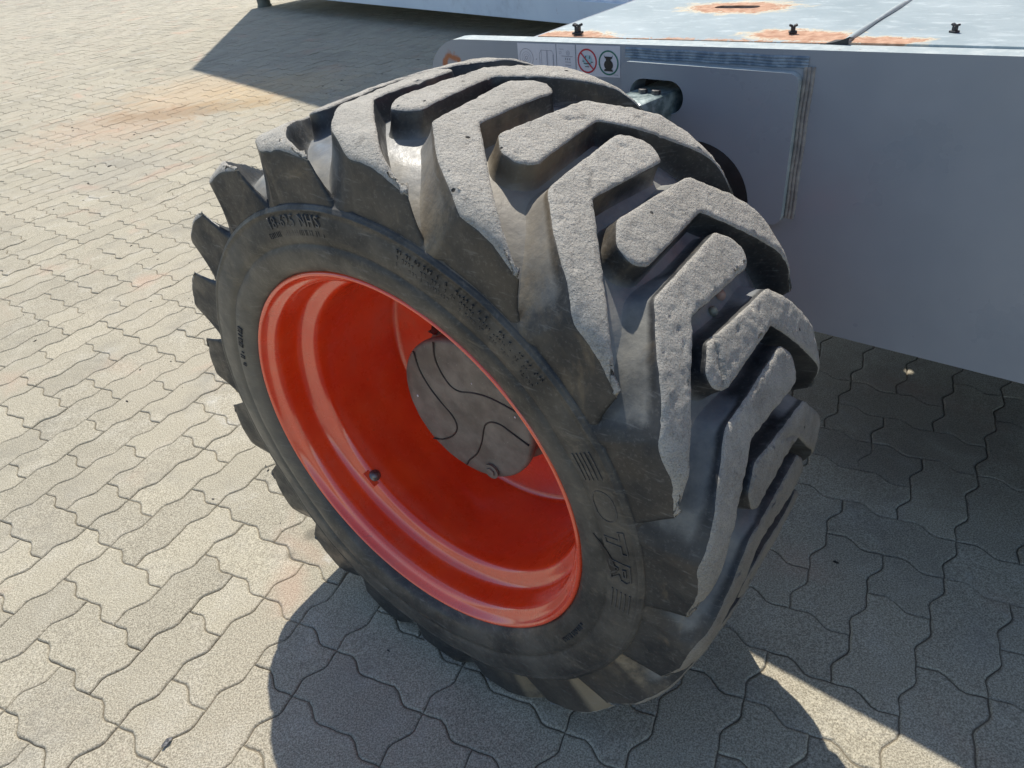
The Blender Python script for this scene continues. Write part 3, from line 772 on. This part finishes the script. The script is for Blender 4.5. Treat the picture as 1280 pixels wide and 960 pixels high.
for (x, z, r) in ((.1134, -.007, .0022), (-.1124, .0352, .0017), (-.027, .0714, .0013)):
    bm = bmesh.new(); bmesh.ops.create_icosphere(bm, subdivisions=2, radius=r, matrix=Matrix.Translation((x, -.1572, z)) @ Matrix.Diagonal((1, .5, 1.3, 1))); from_bm('paint_chip', bm, MAT_STW, wheel, True)
# crumpled film / rag stuck behind the hub cover
bm = bmesh.new(); rr = random.Random(2); rows = []
for a in range(26):
    t = -30 + a * 3.2; row = []
    for b in range(5):
        rad = .1340 + .0030 * b + rr.uniform(-.004, .006) + (.012 * math.sin(a * 1.1) if b > 2 else 0); row.append(bm.verts.new(WP(t + rr.uniform(-1, 1), rad + .013, -.172 - b * .010 + rr.uniform(-.004, .004))))
    rows.append(row)
for a, b in zip(rows, rows[1:]):
    for k in range(4): bm.faces.new((a[k], b[k], b[k + 1], a[k + 1]))
o = from_bm('crumpled_film', bm, MAT_GASKET, wheel)
md = o.modifiers.new('s', 'SOLIDIFY'); md.thickness = .002
# axle stub and steering knuckle behind the wheel
bm = bmesh.new()
bmesh.ops.create_cone(bm, cap_ends=True, segments=32, radius1=.13, radius2=.11, depth=.20, matrix=Matrix.Translation((0, -.37, 0)) @ Matrix.Rotation(PI / 2, 4, 'X'))
o = from_bm('steering_knuckle', bm, MAT_DARK, wheel); split_smooth(o)

# ------------------------------------------------------------------ chassis in its own frame: local x along E3, y along N3 (away from camera), origin under wheel centre
chm = Matrix.Identity(4)
for i in range(3): chm[i][0] = E3[i]; chm[i][1] = N3[i]
ch_rot = chm.to_euler()
def place(o): o.rotation_euler = ch_rot; return o
def topz(x): return .9490 + .0225 * x
def extr(name, outer, holes, y0, y1, mats, parent, mi_f=0, mi_s=0, zf=None):
    """flat plate in local XZ with holes, extruded from y0 to y1"""
    bm = bmesh.new(); pts = [Vector(p) for p in outer]; fc = [list(range(len(outer)))]; edges = []
    for hlist in holes:
        b = len(pts); pts += [Vector(p) for p in hlist]; edges += [(b + i, b + (i + 1) % len(hlist)) for i in range(len(hlist))]
    vv, ee, ff, _, _, _ = delaunay_2d_cdt(pts, edges, fc, 0, 1e-7)
    def inh(c): return any(inside(c, hl) for hl in holes)
    loops = [outer] + holes
    f0 = [bm.verts.new((p.x, y0, p.y)) for p in vv]; f1 = [bm.verts.new((p.x, y1, p.y)) for p in vv]
    for f in ff:
        c = Vector((sum(vv[i].x for i in f) / len(f), sum(vv[i].y for i in f) / len(f)))
        if inh(c) or not inside(c, outer): continue
        a = bm.faces.new([f0[i] for i in f]); b = bm.faces.new([f1[i] for i in reversed(f)]); a.material_index = mi_f; b.material_index = mi_f
    bmesh.ops.delete(bm, geom=[v for v in bm.verts if not v.link_faces], context='VERTS')
    be = [e for e in bm.edges if len(e.link_faces) == 1 and abs(e.verts[0].co.y - y0) < 1e-5]
    mp = {(round(v.co.x, 6), round(v.co.z, 6)): v for v in bm.verts if abs(v.co.y - y1) < 1e-5}
    for e in be:
        a, b = e.verts; a2 = mp[(round(a.co.x, 6), round(a.co.z, 6))]; b2 = mp[(round(b.co.x, 6), round(b.co.z, 6))]
        f = bm.faces.new((a, b, b2, a2)); f.material_index = mi_s
    bmesh.ops.recalc_face_normals(bm, faces=bm.faces)
    return place(from_bm(name, bm, mats, parent))
def circ(cx, cz, r, n=28, rz_=None, a0=0): return [(cx + r * math.cos(2 * PI * k / n + a0), cz + (rz_ or r) * math.sin(2 * PI * k / n + a0)) for k in range(n)]
def rrect(x0, z0, x1, z1, r, n=6):
    out = []
    for cx, cz, a in ((x1 - r, z1 - r, 0), (x0 + r, z1 - r, 90), (x0 + r, z0 + r, 180), (x1 - r, z0 + r, 270)):
        for k in range(n + 1): t = R(a + 90 * k / n); out.append((cx + r * math.cos(t), cz + r * math.sin(t)))
    return out
slot = rrect(-.047, .832, .068, .893, .030); arch = circ(.098, .675, .115, 40)
XR = 1.9
nose = [(-.606, .420), (XR, .471), (XR, topz(XR)), (-.500, topz(-.5))] + [(-.500 - .106 * math.sin(R(a)), topz(-.5) - .095 + .095 * math.cos(R(a))) for a in range(12, 91, 13)]
side_plate = extr('side_plate', nose, [slot, arch], PD, PD + .042, [MAT_GREY, MAT_EDGE], root, 0, 1)
bmx = bmesh.new(); bmx.from_mesh(side_plate.data)
for f in bmx.faces:
    if f.material_index == 1 and f.normal.z < .3: f.material_index = 0
bmx.to_mesh(side_plate.data); bmx.free()
# welded doubler plate
dbl = rrect(-.067, .652, .278, .9215, .018)
d_o = extr('doubler_plate', dbl, [slot], PD - .016, PD - .0005, [MAT_GREY, MAT_EDGE], root, 0, 1)
# cut the arch out of the doubler: its lower part is hidden by the tyre, so a dark disc stands in for the shaded hole
bm = bmesh.new()
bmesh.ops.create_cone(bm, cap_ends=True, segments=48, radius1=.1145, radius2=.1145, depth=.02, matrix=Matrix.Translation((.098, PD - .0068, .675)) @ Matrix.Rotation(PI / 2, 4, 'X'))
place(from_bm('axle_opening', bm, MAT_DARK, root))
def weld(name, x0, z0, x1, z1, wid, beads, mat, seed):
    rr = random.Random(seed); bm = bmesh.new(); L = math.hypot(x1 - x0, z1 - z0); d = Vector((x1 - x0, 0, z1 - z0)) / L; nn = Vector((-d.z, 0, d.x))
    for b in range(beads):
        off = (b - (beads - 1) / 2) * wid / beads; N = int(L / .0035); P = []
        for k in range(N + 1):
            t = k / N; P.append(Vector((x0, PD + .0008, z0)) + d * (L * t) + nn * (off + rr.uniform(-.0003, .0003) + .0005 * math.sin(t * L * 60)))
        base = wid / beads * .60; rs = [base * (1 + .05 * math.sin(k * 1.3) + rr.uniform(-.04, .04)) for k in range(N + 1)]
        tube(bm, P, (lambda u, rs=rs, N=N: rs[min(N, int(u * N))]), 8)
    o = place(from_bm(name, bm, mat, root, True)); return o
MAT_WELD = simple('weld_blue_grey_paint', (0.13, 0.18, 0.235), (0.30, 0.36, 0.41), 60, .4, 0, .3)
MAT_WELD2 = simple('weld_worn_brown_grey', (0.22, 0.21, 0.20), (0.36, 0.34, 0.31), 60, .6, 0, .4)
weld('weld_bead', -.066, .9325, .285, .9355, .019, 4, MAT_WELD, 1)
weld('weld_bead', .2875, .9300, .2875, .664, .019, 3, MAT_WELD2, 2)
MAT_BRIGHT = simple('bare_bright_edge', (0.45, 0.48, 0.50), (0.62, 0.65, 0.66), 60, .35)
# steering stop block reaching out of the slot
bm = bmesh.new(); box_bm(bm, Matrix.Translation((.004, PD - .020, .846)) @ Matrix.Rotation(R(-8), 4, 'Z'), .078, .16, .054, .006)
box_bm(bm, Matrix.Translation((.004, PD - .075, .790)), .062, .045, .11, .008)
o = place(from_bm('stop_block', bm, MAT_GALV, root)); split_smooth(o)
for dx in (-.028, .0):
    bm = bmesh.new(); bmesh.ops.create_cone(bm, cap_ends=True, segments=6, radius1=.009, radius2=.0085, depth=.008, matrix=Matrix.Translation((.022 + dx, PD - .035, .876))); place(from_bm('bolt', bm, MAT_BOLT, root))
# the inside of the frame: rear wall behind the openings, far side plate, axle, end plates
def cbox(name, x0, x1, y0, y1, z0, z1, mat, bev=.004, parent=root):
    bm = bmesh.new(); box_bm(bm, Matrix.Translation(((x0 + x1) / 2, (y0 + y1) / 2, (z0 + z1) / 2)), x1 - x0, y1 - y0, z1 - z0, bev); return place(from_bm(name, bm, mat, parent))
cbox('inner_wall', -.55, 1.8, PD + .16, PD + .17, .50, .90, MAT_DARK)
cbox('far_side_plate', -.60, XR, PD + 1.50, PD + 1.52, .45, .92, MAT_GREY)
cbox('front_cross_plate', -.598, -.583, PD + .043, PD + 1.499, .45, .86, MAT_GREY)
cbox('rear_cross_plate', XR - .03, XR - .005, PD + .043, PD + 1.499, .45, .90, MAT_GREY)
cbox('belly_plate', .25, XR - .04, PD + .16, PD + 1.45, .500, .515, MAT_DARK)
bm = bmesh.new(); bmesh.ops.create_cone(bm, cap_ends=True, segments=28, radius1=.085, radius2=.085, depth=1.9, matrix=Matrix.Translation((.03, PD + .62, .60)) @ Matrix.Rotation(PI / 2, 4, 'X'))
o = place(from_bm('axle', bm, MAT_DARK, root)); split_smooth(o)

# deck panels (own origin so that the material is drawn in their frame: x along the plate, y inwards)
def deck(name, outer, holes, z0, th):
    """horizontal plate; outline in (x, y) with y from the front edge"""
    bm = bmesh.new(); pts = [Vector(p) for p in outer]; edges = []
    for hl in holes:
        b = len(pts); pts += [Vector(p) for p in hl]; edges += [(b + i, b + (i + 1) % len(hl)) for i in range(len(hl))]
    vv, ee, ff, _, _, _ = delaunay_2d_cdt(pts, edges, [list(range(len(outer)))], 0, 1e-7)
    f1 = [bm.verts.new((p.x, p.y, 0)) for p in vv]; f0 = [bm.verts.new((p.x, p.y, -th)) for p in vv]
    for f in ff:
        c = Vector((sum(vv[i].x for i in f) / len(f), sum(vv[i].y for i in f) / len(f)))
        if any(inside(c, hl) for hl in holes) or not inside(c, outer): continue
        bm.faces.new([f1[i] for i in f]); bm.faces.new([f0[i] for i in reversed(f)])
    bmesh.ops.delete(bm, geom=[v for v in bm.verts if not v.link_faces], context='VERTS')
    be = [e for e in bm.edges if len(e.link_faces) == 1 and abs(e.verts[0].co.z) < 1e-9]
    mp = {(round(v.co.x, 6), round(v.co.y, 6)): v for v in bm.verts if v.co.z < -1e-6}
    for e in be:
        a, b = e.verts; bm.faces.new((a, b, mp[(round(b.co.x, 6), round(b.co.y, 6))], mp[(round(a.co.x, 6), round(a.co.y, 6))]))
    bmesh.ops.recalc_face_normals(bm, faces=bm.faces)
    o = from_bm(name, bm, MAT_DECK, root); yo = PD + .0425
    o.location = Vector((0, 0, z0)) + E3 * 0 + N3 * yo
    o.rotation_euler = (Matrix(chm) @ Matrix.Rotation(-math.atan(.0225), 4, 'Y')).to_euler(); return o
slot2 = [(p[0], p[1]) for p in rrect(-.055, .295, .045, .325, .014)]
hol = [slot2, circ(-.009, 1.018, .011, 12), circ(.060, 1.10, .006, 10)]
deck('deck_panel', [(-.309, 0), (.3225, 0), (.3225, 1.46), (-.309, 1.46)], hol, .9505, .004)
deck('deck_panel', [(.3265, 0), (XR - .02, 0), (XR - .02, 1.46), (.3265, 1.46)], [], .9523, .004)
# folded lip of the seam
bm = bmesh.new()
L = [Vector((.3225 + .0015, PD + .0425 + y, topz(.324) + .004 + .002 * math.sin(y * 9))) for y in [k * .03 for k in range(48)]]
tube(bm, L, lambda u: .0042 + .001 * math.sin(u * 40), 8); place(from_bm('seam_lip', bm, MAT_EDGE, root, True))
bm = bmesh.new(); rr = random.Random(9)
vs = [bm.verts.new((.285 + .045 * k / 6, PD + .0405, topz(.3) + (.001 + .012 * (k / 6) ** 2))) for k in range(7)]; vb = [bm.verts.new((.285 + .045 * k / 6, PD + .0405, topz(.3) - .001)) for k in range(7)]
vs2 = [bm.verts.new((.285 + .045 * k / 6, PD + .07, topz(.3) + (.001 + .004 * (k / 6) ** 2))) for k in range(7)]
for k in range(6): bm.faces.new((vs[k], vs[k + 1], vs2[k + 1], vs2[k])); bm.faces.new((vb[k], vb[k + 1], vs[k + 1], vs[k]))
place(from_bm('bent_lip', bm, MAT_DARK, root))
# plate added beneath the deck slot to block most of the sun, leaving a sliver
cbox('slot_sun_block', -.045, .09, PD + .0425 + .265, PD + .0425 + .34, .925, .940, MAT_DARK)
# plastic clips standing on the deck
def clip(x, y, sc=1.0, rot=0):
    bm = bmesh.new(); z0 = topz(x) + .0035; T = Matrix.Translation((x, PD + y, z0)) @ Matrix.Rotation(rot, 4, 'Z') @ Matrix.Scale(sc, 4)
    box_bm(bm, T @ Matrix.Translation((0, 0, .002)), .019, .016, .005, .001); box_bm(bm, T @ Matrix.Translation((0, 0, .009)), .010, .011, .012, .001)
    box_bm(bm, T @ Matrix.Translation((-.0055, 0, .0165)) @ Matrix.Rotation(.35, 4, 'Y'), .009, .010, .005, .001); box_bm(bm, T @ Matrix.Translation((.0055, 0, .0165)) @ Matrix.Rotation(-.35, 4, 'Y'), .009, .010, .005, .001)
    place(from_bm('deck_clip', bm, MAT_BLACK, root))
clip(-.218, .060, 1.0, .1); clip(.213, .105, .72, .5); clip(.463, .128, .66, -.5)

# unseen upper body of the lift, added right of the picture to block sky light
MAT_BODY = simple('dusty_orange_cover_paint', (0.55, 0.07, 0.02), (0.66, 0.10, 0.03), 12, .35)
def prism(name, prof_xz, y0, y1, mat, bev=.02):
    bm = bmesh.new(); a = [bm.verts.new((x, y0, z)) for x, z in prof_xz]; b = [bm.verts.new((x, y1, z)) for x, z in prof_xz]; n = len(a)
    bm.faces.new(a); bm.faces.new(b[::-1])
    for i in range(n): bm.faces.new((a[i], b[i], b[(i + 1) % n], a[(i + 1) % n]))
    bmesh.ops.recalc_face_normals(bm, faces=bm.faces); bmesh.ops.bevel(bm, geom=list(bm.edges), offset=bev, segments=2, affect='EDGES')
    return place(from_bm(name, bm, mat, root))
bm = bmesh.new(); bmesh.ops.create_cone(bm, cap_ends=True, segments=48, radius1=.48, radius2=.46, depth=.09, matrix=Matrix.Translation((1.75, PD + .75, 1.045))); o = place(from_bm('unseen_slew_ring', bm, MAT_DARK, root)); split_smooth(o)
prism('unseen_turntable_deck', [(.95, 1.09), (2.9, 1.09), (2.9, 1.17), (.95, 1.17)], PD - .05, PD + 1.55, MAT_GREY, .01)
prism('unseen_engine_cover', [(.98, 1.172), (2.7, 1.172), (2.8, 1.45), (2.75, 1.95), (1.35, 1.95), (.98, 1.62)], PD - .06, PD + .46, MAT_BODY)
prism('unseen_tank_cover', [(1.05, 1.172), (2.6, 1.172), (2.7, 1.45), (2.6, 1.80), (1.30, 1.80), (1.05, 1.55)], PD + 1.05, PD + 1.56, MAT_BODY)
prism('boom', [(1.15, 1.62), (1.10, 1.86), (4.6, 2.15), (4.6, 1.91)], PD + .63, PD + .86, MAT_GREY, .015)  # out of view, added with the covers to occlude the sky
prism('unseen_counterweight', [(2.75, 1.172), (3.15, 1.20), (3.25, 1.60), (3.15, 2.0), (2.82, 2.0)], PD + .0, PD + 1.5, MAT_BODY, .04)

# ---- stickers ---------------------------------------------------------
YS = PD - .0006
def sticker(name, x0, x1, zlo, mat=MAT_STW):
    zt0, zt1 = topz(x0) - .0035, topz(x1) - .0035
    V = [(x0, YS, zlo + .026 * x0), (x1, YS, zlo + .026 * x1), (x1, YS, zt1), (x0, YS, zt0)]
    V += [(x, YS + .0005, z) for x, _, z in V]
    return place(mk(name, V, [(0, 1, 2, 3), (4, 7, 6, 5), (0, 4, 5, 1), (1, 5, 6, 2), (2, 6, 7, 3), (3, 7, 4, 0)], mat, root))
s1 = sticker('tyre_sticker', -.333, -.232, .893); s2 = sticker('data_sticker', -.230, -.184, .896); s3 = sticker('tie_down_sticker', -.181, -.078, .888)
def decal(bm, poly, lay=1):
    y = YS - .00035 * lay; bm.faces.new([bm.verts.new((x, y, z)) for x, z in poly])
def ringd(bm, cx, cz, r0, r1, n=32, lay=1, a0=0, a1=360):
    y = YS - .00035 * lay; vs = [(bm.verts.new((cx + r0 * math.cos(R(a0 + (a1 - a0) * k / n)), y, cz + r0 * math.sin(R(a0 + (a1 - a0) * k / n)))), bm.verts.new((cx + r1 * math.cos(R(a0 + (a1 - a0) * k / n)), y, cz + r1 * math.sin(R(a0 + (a1 - a0) * k / n))))) for k in range(n + 1)]
    for a, b in zip(vs, vs[1:]): bm.faces.new((a[0], b[0], b[1], a[1]))
def lined(bm, x0, z0, x1, z1, w, lay=1):
    d = Vector((x1 - x0, z1 - z0)).normalized(); nx, nz = -d.y * w / 2, d.x * w / 2; decal(bm, [(x0 - nx, z0 - nz), (x1 - nx, z1 - nz), (x1 + nx, z1 + nz), (x0 + nx, z0 + nz)], lay)
def fin(name, bm, mat, st):
    bmesh.ops.recalc_face_normals(bm, faces=bm.faces); o = from_bm(name, bm, mat, st); return o   # child of the sticker, same frame
bm = bmesh.new(); ringd(bm, -.155, .9125, .0200, .0232); lined(bm, -.170, .9275, -.140, .8975, .0028, 2); fin('prohibition_ring', bm, MAT_STR, s3)
bm = bmesh.new(); ringd(bm, -.1045, .9120, .0202, .0232); fin('allowed_ring', bm, MAT_STGR, s3)
bm = bmesh.new()
decal(bm, [(-.1045 + .0105 * math.cos(t), .908 + .0095 * math.sin(t)) for t in [k * PI / 8 for k in range(16)]]); decal(bm, [(-.1150, .9265), (-.1125, .9235), (-.0965, .9235), (-.0940, .9265), (-.0965, .9200), (-.1125, .9200)], 2); decal(bm, [(-.1095, .913), (-.0995, .913), (-.0985, .921), (-.1105, .921)], 3)
decal(bm, [(-.1150, .8965), (-.0940, .8965), (-.0955, .9005), (-.1135, .9005)], 2); fin('tie_down_symbol', bm, MAT_STK, s3)
bm = bmesh.new(); decal(bm, [(-.155 + .0115 * math.cos(t), .914 + .010 * math.sin(t)) for t in [k * PI / 8 for k in range(16)]]); fin('machine_symbol_tint', bm, MAT_STL, s3)
bm = bmesh.new()
for a in ((-.160, .918, -.157, .922), (-.149, .917, -.148, .923), (-.163, .908, -.147, .908), (-.160, .902, -.150, .902), (-.166, .912, -.162, .912), (-.146, .911, -.141, .911)): lined(bm, *a, .0014, 3)
fin('machine_symbol', bm, MAT_STK, s3)
bm = bmesh.new()
for k in range(7): lined(bm, -.093 + k * .0016, .8905, -.0922 + k * .0016, .8905, .0014)
fin('small_print', bm, MAT_STG, s3)
bm = bmesh.new()
ringd(bm, -.310, .910, .0175, .0185); ringd(bm, -.310, .910, .0115, .0120, lay=1); ringd(bm, -.310, .910, .0070, .0076); ringd(bm, -.310, .910, .0026, .0036)
lined(bm, -.285, .907, -.282, .910, .001)
for x in (-.275, -.270, -.256, -.254, -.240, -.2385): lined(bm, x, .895, x, .927 if -.272 < x < -.242 else .920, .0007)
lined(bm, -.270, .927, -.242, .927, .0008); lined(bm, -.275, .920, -.270, .927, .0007); lined(bm, -.242, .927, -.2385, .920, .0007)
fin('wheel_drawing', bm, MAT_STG, s1)
bm = bmesh.new()
lined(bm, -.2245, .9315, -.212, .9315, .0007); ringd(bm, -.221, .925, .0030, .0036, 4, a0=45, a1=405); ringd(bm, -.2015, .925, .0038, .0044); ringd(bm, -.2015, .925, .0016, .002)
lined(bm, -.218, .9185, -.190, .9185, .0010)
for x in (-.209, -.204, -.199): decal(bm, [(x, .9115), (x + .0022, .9115), (x + .0018, .9155), (x + .0004, .9155)])
for z in (.9075, .9015): 
    for k in range(6): lined(bm, -.209 + k * .0024, z, -.2075 + k * .0024, z, .0016)
fin('data_print', bm, MAT_STG, s2)

# ------------------------------------------------------------------ stones stuck in the tread (held by it: their own things)
def pebble(th, w, r0, rad, mat, label, sq):
    bm = bmesh.new(); bmesh.ops.create_icosphere(bm, subdivisions=3, radius=rad)
    for v in bm.verts: v.co *= 1 + .16 * noise.noise(v.co * 160 + Vector((th, 0, 0)))
    for v in bm.verts: v.co = Vector((v.co.x * sq[0], v.co.y * sq[1], v.co.z * sq[2]))
    o = from_bm('pebble', bm, mat, None, True); p = wheel_world @ WP(th, r0, w); o.location = p; o.rotation_euler = (.4, .6, th)
    return tag(o, label, 'pebble', 'pebbles stuck in the tread')
wheel_world = Matrix.Translation(WC) @ rm
pebble(53.9, -.243, .497, .0066, MAT_PEB1, 'pinkish pebble wedged in the tyre groove, upper of two', (1, .9, 1.25))
pebble(54.9, -.213, .497, .0066, MAT_PEB2, 'pale olive pebble wedged in the tyre groove, lower of two', (1, .9, 1.2))

# ------------------------------------------------------------------ dead leaf and crumbs on the paving
bm = bmesh.new(); Ln = .024
ptsL = [(-.5, 0), (-.38, .12), (-.1, .20), (.2, .17), (.42, .08), (.5, 0), (.4, -.10), (.1, -.17), (-.2, -.14), (-.4, -.08)]
top = [bm.verts.new((x * Ln, y * Ln * 1.15, .0024 + .0016 * math.sin(x * 11) + .0022 * abs(y) * 4)) for x, y in ptsL]; bot = [bm.verts.new((v.co.x, v.co.y, v.co.z - .0007)) for v in top]
mid = bm.verts.new((0, 0, .0018)); mb = bm.verts.new((0, 0, .0010))
n = len(top)
for i in range(n):
    j = (i + 1) % n; bm.faces.new((top[i], top[j], mid)); bm.faces.new((bot[j], bot[i], mb)); bm.faces.new((top[j], top[i], bot[i], bot[j]))
lf = from_bm('dry_leaf', bm, MAT_LEAF); lf.location = (-.712, .724, .001); lf.rotation_euler = (0, 0, 1.0)
tag(lf, 'small grey curled leaf lying on a sunlit paver joint', 'leaf')
bm = bmesh.new(); rr = random.Random(21)
spots = [(.632, .947, .004), (-2.246, 4.404, .010)]
for _ in range(420):
    d = rr.random() ** .6 * 6; a = rr.uniform(-.75, .6); spots.append((math.sin(a) * d, .45 + math.cos(a) * d, rr.choice((.0010, .0014, .0018, .0024, .0034)) * (1 + d * .12)))
for x, y, r in spots:
    g = bmesh.ops.create_icosphere(bm, subdivisions=1, radius=r, matrix=Matrix.Translation((x, y, .0008)) @ Matrix.Rotation(rr.uniform(0, 3), 4, 'Z') @ Matrix.Diagonal((1.8, .8, .5, 1)))
cr = from_bm('soil_crumbs', bm, simple('dark_crumb', (0.015, 0.013, 0.012), (0.05, 0.045, 0.04), 90, .9))
tag(cr, 'dark crumbs of soil and grit scattered over the paving', 'grit', kind='stuff')

# ------------------------------------------------------------------ pale steel containers standing behind, seen only by their bottom rail
CD = R(-52.5); cE = Vector((math.cos(CD), math.sin(CD), 0)); cN = Vector((-math.sin(CD), math.cos(CD), 0))
C0 = Vector((-2.80, 10.76, 0)); CL = 12.19; CW = 2.44
cm = Matrix.Identity(4)
for i in range(3): cm[i][0] = cE[i]; cm[i][1] = cN[i]
def container(z0, label, feet):
    t = empty('shipping_container', C0 + Vector((0, 0, z0))); t.rotation_euler = cm.to_euler()
    tag(t, label, 'container', 'pale containers stacked behind the lift')
    H = 2.59
    def b(name, x0, x1, y0, y1, za, zb, mat, bev=.006):
        bm = bmesh.new(); box_bm(bm, Matrix.Translation(((x0 + x1) / 2, (y0 + y1) / 2, (za + zb) / 2)), x1 - x0, y1 - y0, zb - za, bev); return from_bm(name, bm, mat, t)
    b('bottom_rail', .0, CL, 0, .12, 0, .17, MAT_RAIL); b('bottom_rail', .0, CL, CW - .12, CW, 0, .17, MAT_RAIL)
    b('top_rail', .0, CL, .0, .10, H - .10, H, MAT_RAIL); b('top_rail', 0, CL, CW - .10, CW, H - .10, H, MAT_RAIL)
    for x in (.0, CL - .16):
        for y in (-.004, CW - .156): b('corner_post', x - .002, x + .162, y, y + .16, .002, H - .002, MAT_RAIL)
    b('floor', .02, CL - .02, .125, CW - .125, .10, .16, MAT_RAIL); b('roof', .02, CL - .02, .105, CW - .105, H - .05, H - .01, MAT_CONT)
    # corrugated long walls: bays with recessed seams
    for y, s in ((.03, 1), (CW - .03, -1)):
        V = []; F = []; x = .165; k = 0; prof_ = []
        while x < CL - .165:
            prof_ += [(x, 0), (x + .085, 0), (x + .105, .022), (x + .135, .022), (x + .155, 0)]; x += .155
        for (px, d) in prof_: V += [(px, y + s * d, .168), (px, y + s * d, H - .098)]
        for k in range(len(prof_) - 1): F.append((2 * k, 2 * k + 2, 2 * k + 3, 2 * k + 1))
        mk('side_wall', V, F, MAT_CONT, t)
    b('end_wall', .03, .06, .165, CW - .165, .10, H - .10, MAT_CONT); b('end_door', CL - .06, CL - .03, .165, CW - .165, .10, H - .10, MAT_CONT)
    return t
c1 = container(.175, 'lower pale container on short feet behind the lift', True)
c2 = container(.175 + 2.60, 'upper pale container stacked on the lower one behind the lift', False)
for (x, y) in ((.10, .12), (.10, CW - .12), (CL - .1, .12), (CL - .1, CW - .12), (CL / 2, .12), (CL / 2, CW - .12)):
    bm = bmesh.new()
    bmesh.ops.create_cone(bm, cap_ends=True, segments=20, radius1=.085, radius2=.085, depth=.175, matrix=Matrix.Translation((x, y, -.0875)))
    bmesh.ops.create_cone(bm, cap_ends=True, segments=20, radius1=.095, radius2=.095, depth=.02, matrix=Matrix.Translation((x, y, -.164)))
    o = from_bm('foot', bm, MAT_FOOT, c1); split_smooth(o)
